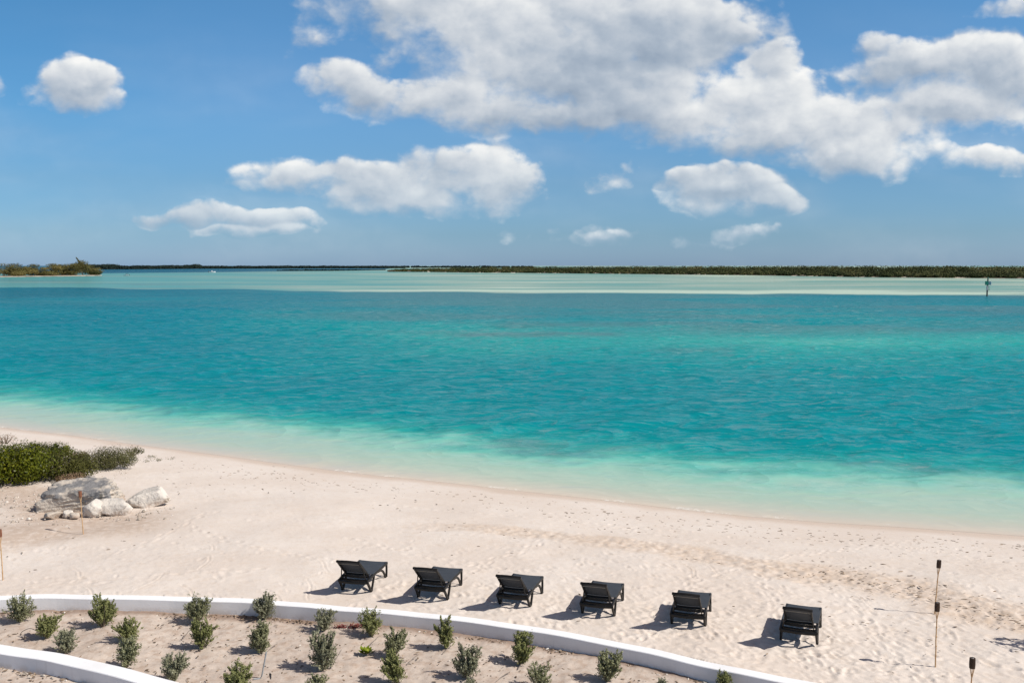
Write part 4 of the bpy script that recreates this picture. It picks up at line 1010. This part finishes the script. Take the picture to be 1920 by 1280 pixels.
# ------------------------------------------------------------------ bushes at the edge of the beach
M_bright = leaf_mat('glossy_bright_leaves', (0.035, 0.048, 0.004, 1), (0.115, 0.130, 0.010, 1), (0.24, 0.235, 0.018, 1), .3, .4)
M_dark = leaf_mat('dull_green_leaves', (0.034, 0.036, 0.008, 1), (0.088, 0.088, 0.020, 1), (0.16, 0.145, 0.045, 1), .25, .6)
M_creep = leaf_mat('grey_creeping_leaves', (0.055, 0.055, 0.020, 1), (0.115, 0.113, 0.045, 1), (0.19, 0.175, 0.08, 1), .25, .6)
M_dry = leaf_mat('dry_brown_leaves', (0.16, 0.10, 0.06, 1), (0.28, 0.19, 0.12, 1), (0.38, 0.30, 0.22, 1), .2, .8)
def bush(px, pyb, top, x0, x1, deep, n, leaf, mat, label, seed, name='beach_bush', nl=22, cat='bush', flat=1.0):
    r = np.random.default_rng(seed); p = on_ground(px, pyb); p.y += deep * .45; p.x *= (p.y / (p.y - deep * .45)); p.z = max(-.25, float(ground_z(np.array([p.x]), np.array([p.y]))[0])) - .03
    k = p.y / F; Wd = (x1 - x0) * k; H = max(.2, (pyb - top) * k * flat)
    t = empty(name, p, 0, label, cat)
    br = MB(); Cn = []; Nn = []; Tn = []; per = n // nl
    for i in range(nl):
        a = r.uniform(0, 6.28); f = math.sqrt(r.random()) * .85; lx, ly = math.cos(a) * f * Wd / 2, math.sin(a) * f * deep / 2
        hl = H * (1 - .55 * f ** 2) * r.uniform(.75, 1.05); R = r.uniform(.16, .30) * min(Wd, deep * 1.2)
        br.tube([(lx * .25, ly * .25, -.05), (lx * .7, ly * .7, hl * .35), (lx, ly, hl * .75)], .018, 5, [1.2, .8, .3])
        u = unit(per, r); rad = r.random(per) ** .3
        c = np.array([lx, ly, hl * .55]) + u * rad[:, None] * np.array([R, R, hl * .5]); Cn.append(c); Nn.append(u * .9 + unit(per, r) * .6 + [0, 0, .5]); Tn.append(r.normal(.45, .16, per) + r.normal(0, .14))
    br.build('branches', M_stem, t)
    Cn = np.concatenate(Cn); Cn[:, 2] = np.maximum(Cn[:, 2], .03 + .04 * r.random(len(Cn)))
    me = leaf_mesh('foliage', Cn, np.concatenate(Nn), unit(len(Cn), r), leaf * r.uniform(.6, 1.4, len(Cn)), leaf * .62, np.concatenate(Tn)); link('foliage', me, mat, t)
bush(15, 922, 827, -70, 92, 2.6, 11000, .088, M_bright, 'tall glossy bright green bush at the photo edge above the stony sand', 51, nl=26)
bush(105, 906, 838, 40, 170, 2.2, 11000, .062, M_dark, 'dull green rounded bush directly behind the largest boulder', 52, nl=26)
bush(112, 862, 834, 92, 136, .9, 900, .10, M_bright, 'small bright yellow green clump poking out above the dull bush', 53, nl=8)
bush(60, 858, 833, -20, 150, 1.6, 4200, .06, M_creep, 'low grey green bush on the seaward side of the bright one', 54, nl=20)
bush(196, 884, 836, 140, 244, 2.0, 8500, .05, M_creep, 'low spreading grey green bush running out onto the open sand', 55, nl=24)
bush(246, 867, 848, 224, 266, 1.2, 700, .05, M_creep, 'sparse creeping tip of sprigs beyond the spreading bush', 56, nl=14)
bush(148, 866, 850, 136, 166, .8, 900, .06, M_dry, 'dry brown clump between the dull bush and the spreading bush', 57, nl=8)
bush(128, 908, 882, 96, 152, .8, 1600, .05, M_dry, 'leafless brown undergrowth at the foot of the dull bush', 58, nl=12)
bush(10, 838, 818, -20, 40, .9, 320, .05, M_dry, 'bare grey twiggy bush behind the bright one near the waterline', 59, nl=12)
for k, (x, y, nn) in enumerate([(283,858,60),(298,864,50),(275,866,40),(322,861,30)]):
    r = np.random.default_rng(k); p = on_ground(x, y); a = r.uniform(0, 6.28, nn); c = np.stack([r.normal(0, .09, nn), r.normal(0, .09, nn), r.uniform(.01, .10, nn)], 1)
    o = link('beach_sprig', leaf_mesh('beach_sprig', c, unit(nn, r) + [0, 0, .5], unit(nn, r), .05, .025, r.random(nn)), M_creep); o.location = p
    set_props(o, ['largest creeping sprig just beyond the tip of the spreading bush', 'creeping sprig second out from the bush tip', 'small sprig closest under the bush tip', 'small sprig well out on the bare sand', 'last tiny sprig farthest out from the bushes'][k], 'sprig', 'sprigs creeping over the sand')

# ------------------------------------------------------------------ loose litter: seaweed, stones, twigs
def flakes(name, spots, size, mat, label, seed, thick=.5, lift=.0):
    r = np.random.default_rng(seed); V = []; Fc = []; T_ = []
    for (x, y, z, s_, el, ang, tn) in spots:
        n = 6; o = len(V); ca, sa = math.cos(ang), math.sin(ang)
        for lay, zz in ((1.0, 0.0), (.6, thick)):
            for j in range(n):
                a = 6.283 * j / n; rr = s_ * lay * r.uniform(.7, 1.2); dx, dy = math.cos(a) * rr * el, math.sin(a) * rr
                V.append((x + dx * ca - dy * sa, y + dx * sa + dy * ca, z + zz * s_ + lift - .004))
        Fc += [(o + j, o + (j + 1) % n, o + n + (j + 1) % n, o + n + j) for j in range(n)]; T_ += [tn] * (2 * n)
        Fc += [(o + n, o + n + 1, o + n + 2, o + n + 3), (o + n, o + n + 3, o + n + 4, o + n + 5)]
    me = poly_mesh(name, V, Fc, False); add_attr(me, 'tint', T_); o = link(name, me, mat); set_props(o, label, None, None, 'stuff')
M_weed = leaf_mat('dry_seaweed', (0.09, 0.062, 0.042, 1), (0.20, 0.145, 0.10, 1), (0.36, 0.27, 0.19, 1), .0, .9)
M_peb = leaf_mat('pale_pebbles', (0.32, 0.27, 0.22, 1), (0.50, 0.44, 0.38, 1), (0.64, 0.60, 0.55, 1), .0, .9)
def scatter_weed():
    r = np.random.default_rng(8); out = []
    def put(px, py, smin, smax, el=(1.5, 5.0), ang=None):
        p = on_ground(px, py); 
        if up_side(np.array([p.x]), np.array([p.y]))[0] < .15: return
        if shore_s(np.array([p.x]), np.array([p.y]))[0] < .5: return
        out.append((p.x, p.y, p.z + .004, r.uniform(smin, smax), r.uniform(*el), r.normal(-.25, .5) if ang is None else ang, r.random()))
    xs = [a for a, b in SHORE_PX]; ys = [b for a, b in SHORE_PX]
    for k in range(400):                      # strand lines parallel to the water
        x = r.uniform(420, 1930) if r.random() < .85 else r.uniform(150, 700); y0 = np.interp(x, xs, ys); line = r.choice([22, 34, 55], p=[.5, .3, .2])
        put(x, y0 + line + r.normal(0, 5), .007, .024)
    for k in range(260): 
        x = 1930 - abs(r.normal(0, 480)); put(x, np.interp(x, xs, ys) + 15 + abs(r.normal(0, 50)), .006, .022)
    for k in range(380): put(r.uniform(0, 1920), r.uniform(850, 1270), .006, .017)
    for k in range(90):
        x = r.uniform(280, 640); put(x, np.interp(x, xs, ys) + 20 + abs(r.normal(0, 40)), .008, .02)
    chx = [880,1000,1120,1230,1330,1480,1600,1700,1800,1920]; chy = [990,1003,1015,1030,1046,1068,1086,1104,1132,1166]
    for k in range(360):
        x = 700 + 1230 * math.sqrt(r.random()); put(x, np.interp(x, chx, chy) + r.normal(0, 13), 0.005, .017, (2.0, 6.0))
    flakes('seaweed_litter', out, 1, M_weed, 'scattered dark flakes of dry seaweed lying over the sand', 1)
    out2 = []
    for k in range(520):
        x, y = r.uniform(-20, 130), 890 + 100 * r.random() ** 1.5
        if r.random() < .25: x, y = r.uniform(150, 330), r.uniform(950, 975)
        p = on_ground(x, y); out2.append((p.x, p.y, p.z, r.choice([.012, .018, .028, .05], p=[.4, .35, .2, .05]), r.uniform(1, 1.6), r.uniform(0, 3), r.random() ** 1.6))
    for k in range(120):
        p = on_ground(r.uniform(140, 240), r.uniform(872, 905)); out2.append((p.x, p.y, p.z, r.uniform(.01, .035), r.uniform(1, 1.6), r.uniform(0, 3), r.random()))
    flakes('gravel', out2, 1, M_peb, 'pale broken stones strewn below the bushes', 2, .9)
    out3 = []; out4 = []
    for k in range(1500):
        x, y = r.uniform(-20, 1400), r.uniform(1140, 1290); p = at(x, y, ZSOIL)
        d = -up_side(np.array([p.x]), np.array([p.y]))[0]
        if d < .32: continue
        (out3 if r.random() < .88 else out4).append((p.x, p.y, ZSOIL + .012, r.uniform(.005, .018), r.uniform(1, 3.5), r.uniform(0, 3), r.random()))
    for k in range(900):
        i = r.integers(4, len(UP) - 8); q = UP[i].lerp(UP[i + 1], r.random()); t = (UP[i + 1] - UP[i]).xy.normalized(); o = .30 + abs(r.normal(0, .09))
        (out3 if r.random() < .88 else out4).append((q.x + t.y * o, q.y - t.x * o, ZSOIL + .015, r.uniform(.006, .02), r.uniform(1, 3), r.uniform(0, 3), r.random()))
    for k in range(260):
        i = r.integers(2, len(LO) - 4); q = LO[i].lerp(LO[i + 1], r.random()); t = (LO[i + 1] - LO[i]).xy.normalized(); o = .40 + abs(r.normal(0, .12))
        (out3 if r.random() < .8 else out4).append((q.x + t.y * o, q.y - t.x * o, ZSOIL + .015, r.uniform(.008, .025), r.uniform(1, 3), r.uniform(0, 3), r.random()))
    flakes('leaf_litter', out3, 1, M_weed, 'dark leaf and twig litter on the soil of the planting bed', 3)
    flakes('white_pebbles', out4, 1, M_peb, 'small white pebbles on the soil of the planting bed', 4, .9)
scatter_weed()

# a small tree just outside the view throws the leafy shade seen on the sand
tree('shade_tree', Vector((12.35, 17.5, -.05)), 3.0, .85, 1500, .16, 'small leafy tree beside the beach that throws its shade on the sand', None, 77, M_dark)
